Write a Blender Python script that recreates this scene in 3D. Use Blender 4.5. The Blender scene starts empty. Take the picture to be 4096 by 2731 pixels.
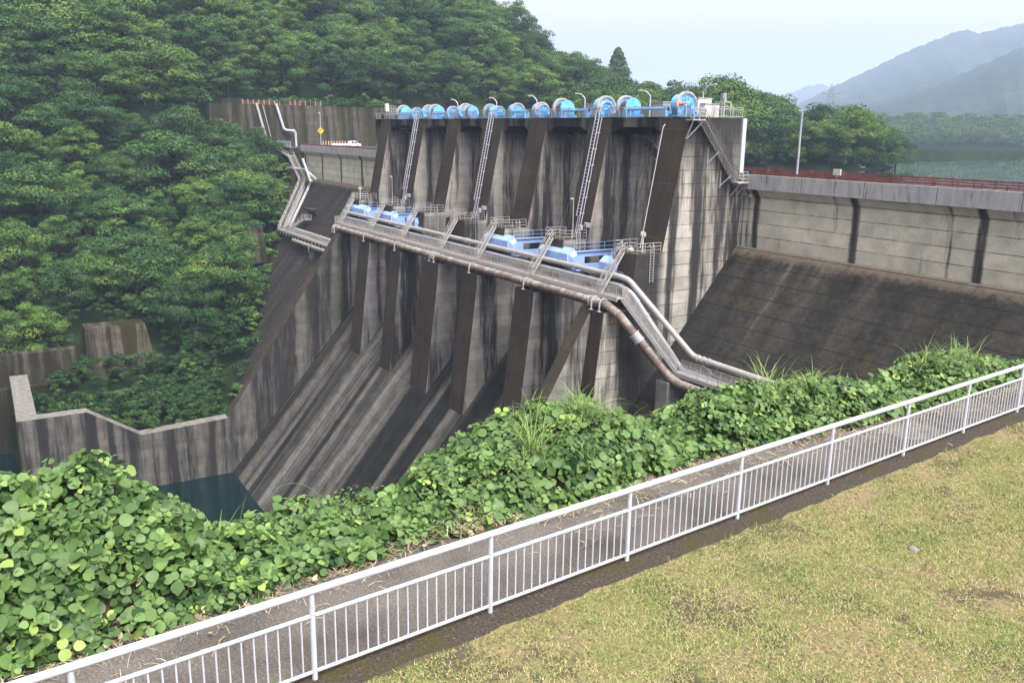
import bpy, bmesh, math, random
import numpy as np
from mathutils import Vector, Matrix
rnd = random.Random(7)
rng = np.random.default_rng(11)
S = bpy.context.scene
COL = S.collection
# ------------------------------------------------------------------ camera
# x runs along the dam axis (away from us), y downstream, z up; the camera is the origin
RT = Vector((-0.5205, -0.8538, 0.0144)); DN = Vector((0.8300, -0.5060, -0.2348)); 
DN.normalize(); RT = (RT - RT.dot(DN) * DN).normalized(); UP = RT.cross(DN)
cd = bpy.data.cameras.new('camera'); cam = bpy.data.objects.new('camera', cd); COL.objects.link(cam)
M = Matrix((RT, UP, -DN)).transposed().to_4x4()
cam.matrix_world = M
cd.sensor_width = 36; cd.lens = 36 * 3487 / 4096; cd.clip_start = 0.3; cd.clip_end = 20000
S.camera = cam
# ------------------------------------------------------------------ world, sun, exposure
SUN_EL = math.radians(58); SUN_AZ = math.radians(186)   # azimuth of the sun in the x-y plane
w = bpy.data.worlds.new('World'); S.world = w; w.use_nodes = True
nt = w.node_tree; bg = nt.nodes['Background']
sky = nt.nodes.new('ShaderNodeTexSky'); sky.sky_type = 'NISHITA'; sky.sun_disc = False
sky.sun_elevation = SUN_EL; sky.sun_rotation = math.radians(90) - SUN_AZ
sky.air_density = 1.0; sky.dust_density = 8.0; sky.ozone_density = 1.0; sky.altitude = 100
hs = nt.nodes.new('ShaderNodeHueSaturation'); hs.inputs['Saturation'].default_value = 0.0   # thin overcast: the blue is washed out
nt.links.new(sky.outputs[0], hs.inputs['Color']); wt = nt.nodes.new('ShaderNodeMix'); wt.data_type = 'RGBA'; wt.blend_type = 'MULTIPLY'; wt.inputs[0].default_value = 1.0; wt.inputs[7].default_value = (1.0, 0.935, 0.935, 1)
nt.links.new(hs.outputs[0], wt.inputs[6]); nt.links.new(wt.outputs[2], bg.inputs[0]); bg.inputs[1].default_value = 0.15
sl = bpy.data.lights.new('sun', 'SUN'); sl.energy = 1.0; sl.angle = math.radians(16); sl.color = (1, 0.96, 0.9)
so = bpy.data.objects.new('sun', sl); COL.objects.link(so)
sd = Vector((math.cos(SUN_EL) * math.cos(SUN_AZ), math.cos(SUN_EL) * math.sin(SUN_AZ), math.sin(SUN_EL)))
so.rotation_euler = sd.to_track_quat('Z', 'Y').to_euler(); so.location = (0, 0, 400)
S.view_settings.view_transform = 'Standard'; S.view_settings.look = 'None'
S.view_settings.exposure = 1.64; S.view_settings.gamma = 1.0
S.cycles.max_bounces = 6; S.cycles.diffuse_bounces = 3; S.cycles.glossy_bounces = 3; S.cycles.transmission_bounces = 3
S.cycles.volume_bounces = 1; S.cycles.transparent_max_bounces = 4; S.cycles.use_denoising = True
S.cycles.caustics_reflective = False; S.cycles.caustics_refractive = False

# ------------------------------------------------------------------ material helpers
MATS = {}
class NG:
    def __init__(s, name, rough=0.8, spec=0.3, metal=0.0):
        s.m = bpy.data.materials.new(name); s.m.use_nodes = True; s.t = s.m.node_tree
        s.b = s.t.nodes['Principled BSDF']; s.b.inputs['Roughness'].default_value = rough
        s.b.inputs['Specular IOR Level'].default_value = spec; s.b.inputs['Metallic'].default_value = metal
        s.pos = s.n('ShaderNodeNewGeometry').outputs['Position']; MATS[name] = s.m
    def n(s, typ, **kw):
        x = s.t.nodes.new(typ)
        for k, v in kw.items(): setattr(x, k, v)
        return x
    def link(s, a, b): s.t.links.new(a, b)
    def val(s, sock, v):
        if hasattr(v, 'links') or hasattr(v, 'is_linked'): s.link(v, sock)
        else: sock.default_value = v
    def scale(s, vec, sc, off=(0, 0, 0)):
        x = s.n('ShaderNodeMapping'); s.link(vec, x.inputs[0]); x.inputs['Scale'].default_value = sc; x.inputs['Location'].default_value = off
        return x.outputs[0]
    def noise(s, vec, sc=1.0, det=4, rough=0.55, dist=0.0):
        x = s.n('ShaderNodeTexNoise'); s.link(vec, x.inputs['Vector']); x.inputs['Scale'].default_value = sc
        x.inputs['Detail'].default_value = det; x.inputs['Roughness'].default_value = rough; x.inputs['Distortion'].default_value = dist
        return x.outputs[0]
    def vor(s, vec, sc=1.0, feat='F1'):
        x = s.n('ShaderNodeTexVoronoi'); x.feature = feat; s.link(vec, x.inputs['Vector']); x.inputs['Scale'].default_value = sc
        return x
    def ramp(s, f, stops, interp='LINEAR'):
        x = s.n('ShaderNodeValToRGB'); s.val(x.inputs[0], f); e = x.color_ramp; e.interpolation = interp
        while len(e.elements) < len(stops): e.elements.new(0.5)
        for el, (p, c) in zip(e.elements, stops):
            el.position = p; el.color = (c, c, c, 1) if isinstance(c, (int, float)) else (*c, 1)
        return x.outputs[0]
    def math(s, op, a, b=0.0, c=None):
        x = s.n('ShaderNodeMath', operation=op); s.val(x.inputs[0], a); s.val(x.inputs[1], b)
        if c is not None: s.val(x.inputs[2], c)
        return x.outputs[0]
    def mix(s, f, a, b, mode='MIX'):
        x = s.n('ShaderNodeMix', data_type='RGBA'); x.blend_type = mode; s.val(x.inputs[0], f)
        for i, v in ((6, a), (7, b)):
            if isinstance(v, tuple): x.inputs[i].default_value = (*v, 1)
            else: s.val(x.inputs[i], v)
        return x.outputs[2]
    def xyz(s):
        x = s.n('ShaderNodeSeparateXYZ'); s.link(s.pos, x.inputs[0]); return x.outputs
    def bump(s, h, st=0.3, d=0.05):
        x = s.n('ShaderNodeBump'); s.link(h, x.inputs['Height']); x.inputs['Strength'].default_value = st; x.inputs['Distance'].default_value = d
        s.link(x.outputs[0], s.b.inputs['Normal'])
    def col(s, c):
        if isinstance(c, tuple): s.b.inputs['Base Color'].default_value = (*c, 1)
        else: s.link(c, s.b.inputs['Base Color'])
        return s.m
    def joint(s, coord, pitch, off, wdt):
        # thin line mask (1 on the line)
        f = s.math('FRACT', s.math('DIVIDE', s.math('ADD', coord, -off + wdt / 2), pitch))
        return s.math('LESS_THAN', f, wdt / pitch)

def plain(name, c, rough=0.6, spec=0.4, metal=0.0, var=0.12, sc=1.5, dirt=None):
    g = NG(name, rough, spec, metal)
    n = g.noise(g.pos, sc, 5)
    lo = tuple(x * (1 - var * 1.6) for x in c); hi = tuple(min(1, x * (1 + var)) for x in c)
    r = g.ramp(n, [(0.3, lo), (0.7, hi)])
    if dirt:
        d = g.ramp(g.noise(g.pos, sc * 2.7, 6, 0.65), [(0.52, 0.0), (0.68, 1.0)])
        r = g.mix(g.math('MULTIPLY', d, dirt[1]), r, dirt[0])
    return g.col(r)

LZ = -19.70 % 1.44
def m_concrete(name, pale, dark, axis, amount=0.5, seam=True, top=None, brown=None, sdark=0.8, cols=None, nose=False):
    """weathered concrete with rain streaks running down the face; axis = horizontal axis of the face"""
    g = NG(name, 0.9, 0.02)
    x, y, z = g.xyz()
    h = (x, y)[axis]
    wob = g.math('MULTIPLY', g.math('SUBTRACT', g.noise(g.pos, 0.35, 3), 0.5), 0.45)
    hw = g.math('ADD', h, wob)
    cmb = g.n('ShaderNodeCombineXYZ'); g.link(hw, cmb.inputs[0]); g.link(g.math('MULTIPLY', z, 0.045), cmb.inputs[1])
    oth = (y, x)[axis]; g.link(g.math('MULTIPLY', oth, 0.21), cmb.inputs[2])
    s1 = g.noise(cmb.outputs[0], 0.55, 3, 0.5); 
    cmb2 = g.n('ShaderNodeCombineXYZ'); g.link(h, cmb2.inputs[0]); g.link(g.math('MULTIPLY', z, 0.09), cmb2.inputs[1]); g.link(g.math('MULTIPLY', oth, 0.31), cmb2.inputs[2])
    s2 = g.noise(cmb2.outputs[0], 3.2, 4, 0.6)
    st = g.math('ADD', g.math('MULTIPLY', s1, 0.72), g.math('MULTIPLY', s2, 0.28))
    c = 0.5 + (amount - 0.5) * 0.35
    k = g.ramp(st, [(c - 0.12, 1.0), (c - 0.03, 0.72), (c + 0.015, 0.34), (c + 0.08, 0.0)])
    if top:   # dirt belt below a ledge: heavier above height top[0], gone below top[1]
        tm = g.n('ShaderNodeMapRange'); g.link(g.math('ADD', z, g.math('MULTIPLY', g.math('SUBTRACT', s2, 0.5), 5.0)), tm.inputs[0])
        tm.inputs[1].default_value = top[1]; tm.inputs[2].default_value = top[0]; tm.inputs[3].default_value = 0; tm.inputs[4].default_value = top[2]
        k = g.math('MAXIMUM', k, tm.outputs[0])
    if cols:  # seepage below the contraction joints
        f = g.math('ABSOLUTE', g.math('SUBTRACT', g.math('FRACT', g.math('DIVIDE', g.math('ADD', g.math('ADD', h, -cols[1] + cols[0] / 2), g.math('MULTIPLY', wob, .7)), cols[0])), .5))
        k = g.math('MAXIMUM', k, g.math('MULTIPLY', g.ramp(f, [(0.0, 1.0), (cols[2] / cols[0] * .5, 0.85), (cols[2] / cols[0], 0.0)]), g.ramp(s2, [(.3, .55), (.55, 1.0)])))
    if nose:  # wet band on the nose of the end pier
        a_ = g.n('ShaderNodeMapRange'); g.link(g.math('ADD', y, g.math('MULTIPLY', wob, 1.6)), a_.inputs[0]); a_.inputs[1].default_value = -62.6; a_.inputs[2].default_value = -61.6
        b_ = g.n('ShaderNodeMapRange'); g.link(g.math('ADD', y, g.math('MULTIPLY', wob, .9)), b_.inputs[0]); b_.inputs[1].default_value = -56.6; b_.inputs[2].default_value = -57.4
        c_ = g.n('ShaderNodeMapRange'); g.link(z, c_.inputs[0]); c_.inputs[1].default_value = -12.2; c_.inputs[2].default_value = -12.6
        nn = g.math('MULTIPLY', g.math('MULTIPLY', a_.outputs[0], b_.outputs[0]), c_.outputs[0]); k = g.math('MAXIMUM', k, g.math('MULTIPLY', nn, g.ramp(s2, [(.35, 1.0), (.66, .72)])))
    fine = g.noise(g.pos, 6.0, 5, 0.7)
    blot = g.noise(g.pos, 0.6, 4, 0.6)
    base = g.ramp(blot, [(0.3, tuple(v * 0.72 for v in pale)), (0.7, tuple(v * 1.12 for v in pale))])
    # tone of each lift differs a little
    lift = g.math('FLOOR', g.math('DIVIDE', g.math('SUBTRACT', z, LZ), 1.44))
    wn = g.n('ShaderNodeTexWhiteNoise', noise_dimensions='1D'); g.link(lift, wn.inputs['W'])
    base = g.mix(1.0, base, g.ramp(wn.outputs[0], [(0, 0.84), (1, 1.1)]), 'MULTIPLY')
    base = g.mix(1.0, base, g.ramp(fine, [(0.25, 0.8), (0.75, 1.12)]), 'MULTIPLY')
    dk = g.mix(blot, tuple(v * 0.7 for v in dark), tuple(v * 1.4 for v in dark))
    if brown: dk = g.mix(g.ramp(g.noise(g.pos, 0.22, 2), [(0.45, 0.0), (0.6, 1.0)]), dk, brown)
    r = g.mix(g.math('MULTIPLY', g.math('MULTIPLY', k, g.math('SUBTRACT', 2.0, k)), 0.975), base, dk)
    hgt = fine
    if seam:
        j = g.joint(z, 1.44, LZ, 0.07)
        jm = g.math('MULTIPLY', j, g.ramp(g.noise(g.pos, 0.8, 3), [(0.35, 0.35), (0.55, 1.0)]))
        r = g.mix(g.math('MULTIPLY', jm, sdark), r, (0.02, 0.02, 0.02))
        hgt = g.math('SUBTRACT', fine, g.math('MULTIPLY', j, 1.5))
    g.bump(hgt, 0.35, 0.03)
    return g.col(r)

m_concrete('pier_side_concrete', (0.31, 0.295, 0.262), (0.028, 0.0272, 0.0262), 1, 0.36, top=(1.6, -3.0, 0.95), sdark=.35)
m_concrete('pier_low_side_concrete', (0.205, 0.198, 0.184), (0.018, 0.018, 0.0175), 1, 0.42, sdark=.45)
m_concrete('tower_side_concrete', (0.35, 0.335, 0.295), (0.024, 0.0235, 0.023), 1, 0.38, top=(1.0, -4.0, 0.95), sdark=.95, nose=True)
m_concrete('wing_wall_concrete', (0.46, 0.445, 0.375), (0.025, 0.023, 0.02), 0, 0.0, cols=(13.0, 56.3, .55), sdark=.85)
m_concrete('deck_front_concrete', (0.12, 0.11, 0.10), (0.014, 0.014, 0.014), 0, 0.58, seam=False)
m_concrete('basin_wall_concrete', (0.115, 0.11, 0.098), (0.02, 0.02, 0.019), 1, 0.47, sdark=.4)
m_concrete('bank_wall_concrete', (0.075, 0.067, 0.055), (0.017, 0.015, 0.010), 1, 0.5, brown=(0.022, 0.022, 0.007))

# pier downstream faces: dark brown algae film with very fine vertical marks
g = NG('pier_front_concrete', 0.95, 0.02); x, y, z = g.xyz()
n1 = g.noise(g.scale(g.pos, (6, 1, 0.25)), 1.0, 4, 0.6); n2 = g.noise(g.pos, 0.25, 4)
r = g.ramp(n1, [(0.3, (0.031, 0.026, 0.021)), (0.5, (0.043, 0.036, 0.029)), (0.72, (0.058, 0.049, 0.04))])
r = g.mix(1.0, r, g.ramp(n2, [(0.3, 0.8), (0.7, 1.25)]), 'MULTIPLY')
r = g.mix(g.math('MULTIPLY', g.joint(z, 5.76, LZ, 0.06), 0.5), r, (0.09, 0.08, 0.065)); g.bump(n1, 0.25, 0.03); g.col(r)

# dam slopes (wings): almost black, lift seams, moss and worn pale runs
g = NG('slope_concrete', 0.95, 0.03); x, y, z = g.xyz()
sv = g.n('ShaderNodeCombineXYZ'); g.link(x, sv.inputs[0]); g.link(g.math('MULTIPLY', z, 0.12), sv.inputs[1])
s1 = g.noise(sv.outputs[0], 0.35, 4, 0.6); s2 = g.noise(g.pos, 1.1, 7, 0.78); s3 = g.noise(g.pos, 0.18, 3)
r = g.ramp(s1, [(0.28, (0.016, 0.015, 0.014)), (0.5, (0.026, 0.0245, 0.022)), (0.66, (0.04, 0.037, 0.032)), (0.78, (0.09, 0.084, 0.07))])
r = g.mix(1.0, r, g.ramp(s2, [(0.32, 0.55), (0.5, 1.0), (0.7, 1.5)]), 'MULTIPLY')
mo = g.math('MULTIPLY', g.ramp(s3, [(0.55, 0.0), (0.66, 1.0)]), g.ramp(s2, [(0.45, 0.0), (0.6, 0.75)]))
r = g.mix(mo, r, (0.045, 0.042, 0.012))
top = g.n('ShaderNodeMapRange'); g.link(g.math('ADD', z, g.math('MULTIPLY', s2, 1.6)), top.inputs[0]); top.inputs[1].default_value = -12.6; top.inputs[2].default_value = -11.4
r = g.mix(g.math('MULTIPLY', top.outputs[0], 0.85), r, (0.2, 0.17, 0.125))
j = g.math('MAXIMUM', g.joint(z, 1.44, LZ, 0.075), g.math('MULTIPLY', g.joint(x, 13.2, 69.0, 0.08), 0.5))
r = g.mix(g.math('MULTIPLY', j, 0.85), r, (0.012, 0.012, 0.011)); g.bump(g.math('SUBTRACT', s2, j), 0.4, 0.04); g.col(r)

# spillway chute: long bands that follow the flow
g = NG('chute_concrete', 0.8, 0.06); x, y, z = g.xyz()
sv = g.n('ShaderNodeCombineXYZ'); g.link(x, sv.inputs[0]); g.link(g.math('MULTIPLY', y, 0.025), sv.inputs[1])
s1 = g.noise(sv.outputs[0], 0.26, 2, 0.5, 0.3)
sv2 = g.n('ShaderNodeCombineXYZ'); g.link(x, sv2.inputs[0]); g.link(g.math('MULTIPLY', y, 0.05), sv2.inputs[1])
s2 = g.noise(sv2.outputs[0], 1.1, 3, 0.5); s3 = g.noise(g.pos, 0.5, 6, 0.68)
st = g.math('ADD', g.math('MULTIPLY', s1, 0.7), g.math('MULTIPLY', s2, 0.3))
# the right-hand half is wetter and darker
wet = g.n('ShaderNodeMapRange'); g.link(g.math('ADD', x, g.math('MULTIPLY', s3, 8.0)), wet.inputs[0]); wet.inputs[1].default_value = 140; wet.inputs[2].default_value = 120
r = g.ramp(g.math('SUBTRACT', st, g.math('MULTIPLY', wet.outputs[0], 0.065)), [(0.38, (0.013, 0.0135, 0.0125)), (0.45, (0.042, 0.040, 0.037)), (0.49, (0.068, 0.065, 0.058)), (0.58, (0.125, 0.119, 0.106))])
r = g.mix(1.0, r, g.ramp(s3, [(0.3, 0.5), (0.5, 1.0), (0.7, 1.3)]), 'MULTIPLY')
oc = g.math('MULTIPLY', g.ramp(g.math('ABSOLUTE', g.math('SUBTRACT', x, 145.3)), [(0.0, 1.0), (1.0, 0.0)]), g.ramp(s3, [(0.45, 0.0), (0.62, 0.4)]))
r = g.mix(oc, r, (0.17, 0.12, 0.045))
gap = g.n('ShaderNodeMapRange'); g.link(x, gap.inputs[0]); gap.inputs[1].default_value = 148.6; gap.inputs[2].default_value = 149.3
r = g.mix(gap.outputs[0], r, (0.012, 0.013, 0.012))
j = g.math('MAXIMUM', g.joint(z, 2.88, LZ, 0.07), g.joint(x, 3.3, 149.7, 0.05))
r = g.mix(g.math('MULTIPLY', g.math('MULTIPLY', j, g.ramp(s3, [(0.4, 0.2), (0.6, 1.0)])), 0.8), r, (0.02, 0.02, 0.02)); g.bump(s3, 0.3, 0.04); g.col(r)

# crest parapet: lighter concrete, small blocks pattern and dirt
g = NG('parapet_concrete', 0.8, 0.25); x, y, z = g.xyz()
n = g.noise(g.scale(g.pos, (1, 1, 0.2)), 1.2, 5, 0.65); br = g.n('ShaderNodeTexBrick'); 
cv = g.n('ShaderNodeCombineXYZ'); g.link(x, cv.inputs[0]); g.link(z, cv.inputs[1]); g.link(cv.outputs[0], br.inputs[0])
br.inputs['Scale'].default_value = 3.0; br.inputs['Color1'].default_value = (0.38, 0.38, 0.375, 1); br.inputs['Color2'].default_value = (0.33, 0.33, 0.33, 1); br.inputs['Mortar'].default_value = (0.25, 0.25, 0.25, 1); br.inputs['Mortar Size'].default_value = 0.03
r = g.mix(1.0, br.outputs[0], g.ramp(n, [(0.25, 0.62), (0.5, 0.95), (0.8, 1.08)]), 'MULTIPLY')
dn = g.math('MULTIPLY', g.ramp(g.noise(g.scale(g.pos, (1, 1, 0.12)), 2.6, 5, 0.7), [(0.56, 0.0), (0.66, 0.75)]), 1.0)
r = g.mix(dn, r, (0.09, 0.08, 0.07)); r = g.mix(g.math('MULTIPLY', g.joint(x, 7.6, 70.3, 0.07), 0.9), r, (0.04, 0.04, 0.04)); g.bump(br.outputs['Fac'], 0.2, 0.02); g.col(r)

plain('pale_coping', (0.15, 0.146, 0.134), 0.85, 0.2, 0, 0.25, 1.2, ((0.06, 0.055, 0.05), 0.7))
plain('ledge_concrete', (0.06, 0.056, 0.043), 0.9, 0.0, 0, 0.3, 1.4, ((0.035, 0.04, 0.012), 0.7))
plain('arc_concrete', (0.15, 0.142, 0.125), 0.85, 0.2, 0, 0.3, 0.9, ((0.05, 0.05, 0.045), 0.9))
plain('steel_grey', (0.27, 0.27, 0.28), 0.5, 0.4, 0.2, 0.1, 2.0, ((0.22, 0.2, 0.18), 0.35))
plain('steel_pale', (0.34, 0.325, 0.31), 0.55, 0.4, 0.0, 0.1, 2.0, ((0.22, 0.2, 0.18), 0.4))
plain('grating_steel', (0.26, 0.25, 0.24), 0.6, 0.3, 0.1, 0.15, 3.0)
plain('white_pipe_paint', (0.28, 0.272, 0.265), 0.45, 0.4, 0, 0.1, 0.8, ((0.27, 0.25, 0.25), 0.5))
plain('grey_pipe_paint', (0.29, 0.305, 0.33), 0.45, 0.4, 0, 0.1, 0.8, ((0.2, 0.2, 0.2), 0.4))
plain('white_paint', (0.40, 0.415, 0.46), 0.4, 0.4, 0, 0.04, 1.5)
plain('hoist_blue', (0.13, 0.37, 0.66), 0.5, 0.3, 0, 0.12, 1.4, ((0.09, 0.2, 0.33), 0.6))
plain('hoist_dark_blue', (0.04, 0.17, 0.34), 0.5, 0.4, 0, 0.15, 1.0)
plain('gear_cover_grey', (0.34, 0.32, 0.30), 0.55, 0.35, 0, 0.12, 1.5, ((0.25, 0.22, 0.2), 0.5))
plain('rope_brown', (0.09, 0.055, 0.035), 0.7, 0.3, 0, 0.3, 8)
plain('gate_arm_blue', (0.25, 0.37, 0.66), 0.5, 0.35, 0, 0.07, 0.9, ((0.2, 0.29, 0.5), 0.3))
plain('hole_black', (0.012, 0.012, 0.014), 0.8, 0.1)
plain('signal_red', (0.55, 0.09, 0.06), 0.45, 0.4)
plain('rail_red', (0.17, 0.05, 0.042), 0.7, 0.25, 0, 0.3, 1.4, ((0.09, 0.035, 0.03), 0.7))
plain('rust', (0.10, 0.04, 0.022), 0.85, 0.2, 0, 0.4, 2.0)
plain('cabinet_beige', (0.58, 0.56, 0.52), 0.5, 0.35, 0, 0.06)
plain('asphalt', (0.06, 0.06, 0.062), 0.9, 0.15, 0, 0.15, 2)
plain('sign_yellow', (0.55, 0.36, 0.03), 0.4, 0.4); plain('sign_black', (0.02, 0.02, 0.02), 0.5, 0.3)
plain('chevron_orange', (0.5, 0.24, 0.05), 0.5, 0.3)
plain('car_white', (0.78, 0.79, 0.80), 0.25, 0.5, 0, 0.03); plain('car_glass', (0.02, 0.025, 0.03), 0.08, 0.6); plain('tyre_black', (0.02, 0.02, 0.02), 0.8, 0.2)
plain('lamp_glass', (0.7, 0.72, 0.72), 0.25, 0.5); plain('dark_steel', (0.10, 0.095, 0.09), 0.6, 0.3, 0.1, 0.2, 2)
plain('bark', (0.03, 0.025, 0.019), 0.9, 0.1, 0, 0.3, 3); plain('soil', (0.035, 0.03, 0.02), 0.95, 0.0, 0, 0.3, 1)
plain('pylon_steel', (0.20, 0.16, 0.15), 0.6, 0.3); plain('roof_red', (0.5, 0.16, 0.11), 0.7, 0.2); plain('house_wall', (0.55, 0.52, 0.48), 0.8, 0.2)
plain('dirt_box', (0.45, 0.44, 0.40), 0.7, 0.3)
g = NG('fence_white', 0.4, 0.35)
n1 = g.noise(g.pos, 9, 5, 0.7); n2 = g.noise(g.pos, 1.3, 3)
r = g.ramp(n2, [(0.3, (0.36, 0.375, 0.42)), (0.7, (0.42, 0.435, 0.475))])
r = g.mix(g.ramp(n1, [(0.665, 0.0), (0.70, 0.85)]), r, (0.16, 0.075, 0.045)); r = g.mix(g.ramp(g.noise(g.pos, 3.1, 4, 0.65), [(0.55, 0.0), (0.75, 0.4)]), r, (0.24, 0.235, 0.22)); g.col(r)
# rusty penstock: spiral seams, brown rust, paler towards the top
g = NG('rusty_pipe', 0.65, 0.3); x, y, z = g.xyz()
n1 = g.noise(g.scale(g.pos, (1.1, .7, .7)), 1.1, 6, 0.72); n2 = g.noise(g.pos, 4.0, 5, 0.7)
up = g.n('ShaderNodeSeparateXYZ'); g.link(g.n('ShaderNodeNewGeometry').outputs['Normal'], up.inputs[0])
pale_up = g.math('ADD', g.math('MULTIPLY', up.outputs[2], 0.16), n1)
r = g.ramp(pale_up, [(0.34, (0.05, 0.038, 0.032)), (0.5, (0.13, 0.09, 0.078)), (0.62, (0.2, 0.18, 0.158)), (0.78, (0.36, 0.355, 0.325))])
r = g.mix(1.0, r, g.ramp(n2, [(0.3, 0.65), (0.65, 1.1)]), 'MULTIPLY')
band = g.math('FRACT', g.math('DIVIDE', g.math('ADD', x, g.math('MULTIPLY', z, 0.25)), 1.45))
r = g.mix(g.ramp(band, [(0.0, 0.6), (0.05, 0.45), (0.12, 0.0), (1.0, 0.0)]), r, (0.06, 0.035, 0.03)); g.bump(n2, 0.2, 0.02); g.col(r)

# leaves
def m_leaf(name, lo, hi, trans=0.25, objvar=True, yel=(0.2, 0.21, 0.04), rough=0.55, spec=0.05):
    g = NG(name, rough, spec)
    at = g.n('ShaderNodeAttribute'); at.attribute_name = 'tint'
    r = g.ramp(at.outputs['Fac'], [(0.0, lo), (0.8, hi), (1.0, yel)])
    if objvar:
        oi = g.n('ShaderNodeObjectInfo')
        r = g.mix(1.0, r, g.ramp(oi.outputs['Random'], [(0, (0.45, 0.55, 0.62)), (0.35, (0.75, 0.82, 0.85)), (0.65, (1.05, 1.05, 0.9)), (1, (1.4, 1.3, 0.9))]), 'MULTIPLY')
    g.col(r)
    tr = g.n('ShaderNodeBsdfTranslucent'); g.link(r, tr.inputs[0]); mx = g.n('ShaderNodeMixShader'); mx.inputs[0].default_value = trans
    g.link(g.b.outputs[0], mx.inputs[1]); g.link(tr.outputs[0], mx.inputs[2]); g.link(mx.outputs[0], g.t.nodes['Material Output'].inputs[0])
    return g.m
m_leaf('tree_leaf', (0.014, 0.036, 0.014), (0.072, 0.142, 0.042), 0.08, yel=(0.11, 0.15, 0.04))
m_leaf('undergrowth_leaf', (0.010, 0.026, 0.010), (0.04, 0.085, 0.025), 0.1, False, yel=(0.08, 0.12, 0.03))  # darker tint paints the shaded gaps between tree crowns
m_leaf('conifer_leaf', (0.04, 0.07, 0.03), (0.08, 0.12, 0.05), objvar=False, yel=(0.1, 0.13, 0.05))
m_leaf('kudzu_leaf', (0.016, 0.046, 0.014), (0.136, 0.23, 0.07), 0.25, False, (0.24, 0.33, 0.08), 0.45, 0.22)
m_leaf('pampas_blade', (0.13, 0.22, 0.06), (0.24, 0.34, 0.12), 0.3, False, (0.34, 0.38, 0.17))
m_leaf('grass_blade', (0.125, 0.20, 0.05), (0.33, 0.325, 0.135), 0.3, False, (0.47, 0.38, 0.23))
m_leaf('straw', (0.17, 0.13, 0.08), (0.42, 0.345, 0.225), 0.15, False, (0.55, 0.48, 0.36))
plain('forest_floor', (0.012, 0.022, 0.008), 0.95, 0.0, 0, 0.4, 0.15)
# lawn
g = NG('lawn', 0.95, 0.0)
n1 = g.noise(g.pos, 0.55, 4, 0.6); n2 = g.noise(g.pos, 2.2, 5, 0.65); n3 = g.noise(g.pos, 20, 5, 0.75); n4 = g.noise(g.pos, 1.1, 4, 0.6)
r = g.ramp(g.math('ADD', g.math('MULTIPLY', n1, 0.5), g.math('MULTIPLY', n2, 0.5)), [(0.36, (0.17, 0.13, 0.08)), (0.5, (0.155, 0.135, 0.068)), (0.6, (0.10, 0.125, 0.042))])
r = g.mix(1.0, r, g.ramp(n3, [(0.34, 0.35), (0.5, 0.9), (0.68, 1.35)]), 'MULTIPLY')
so_ = g.math('ADD', g.math('MULTIPLY', n4, 0.6), g.math('MULTIPLY', g.noise(g.scale(g.pos, (1, 1, 1), (9, 3, 0)), 7, 5, 0.7), 0.4))
r = g.mix(g.ramp(so_, [(0.5, 0.0), (0.56, 0.85)]), r, (0.06, 0.047, 0.036)); g.bump(n3, 0.5, 0.03); g.col(r)
# path: exposed-aggregate concrete with dark stains
g = NG('path_asphalt', 0.95, 0.03)
v = g.vor(g.pos, 38).outputs['Distance']; n1 = g.noise(g.pos, 0.7, 5, 0.65); n2 = g.noise(g.pos, 30, 5, 0.8)
r = g.ramp(n2, [(0.3, (0.045, 0.041, 0.036)), (0.52, (0.10, 0.093, 0.084)), (0.7, (0.2, 0.187, 0.168))])
r = g.mix(1.0, r, g.ramp(n1, [(0.3, 0.55), (0.55, 1.0), (0.75, 1.2)]), 'MULTIPLY'); g.bump(n2, 0.4, 0.01); g.col(r)
g = NG('kerb_concrete', 0.95, 0.03)
n1 = g.noise(g.pos, 1.1, 5, 0.65); n2 = g.noise(g.pos, 26, 5, 0.75)
r = g.ramp(n2, [(0.4, (0.028, 0.024, 0.02)), (0.6, (0.06, 0.053, 0.045)), (0.72, (0.2, 0.19, 0.165))])
r = g.mix(g.ramp(n1, [(0.5, 0.0), (0.64, 0.75)]), r, (0.045, 0.042, 0.012)); g.bump(n2, 0.4, 0.01); g.col(r)
# water
g = NG('river_water', 0.09, 0.5); g.bump(g.noise(g.pos, 1.6, 4, 0.6), 0.12, 0.05); g.col((0.001, 0.010, 0.011))
g = NG('lake_surface', 0.02, 0.5); g.bump(g.noise(g.scale(g.pos, (0.25, 0.25, 1)), 1.0, 3, 0.5), 0.012, 0.05); g.col((0.012, 0.022, 0.022))
# mountain forest
g = NG('mountain_forest', 0.95, 0.0)
n1 = g.noise(g.pos, 0.03, 5, 0.65); n2 = g.noise(g.pos, 0.005, 4, 0.6)
r = g.ramp(n1, [(0.3, (0.012, 0.022, 0.020)), (0.7, (0.036, 0.052, 0.036))]); r = g.mix(1.0, r, g.ramp(n2, [(0.3, 0.6), (0.7, 1.3)]), 'MULTIPLY'); g.bump(n1, 0.5, 8); g.col(r)

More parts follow.
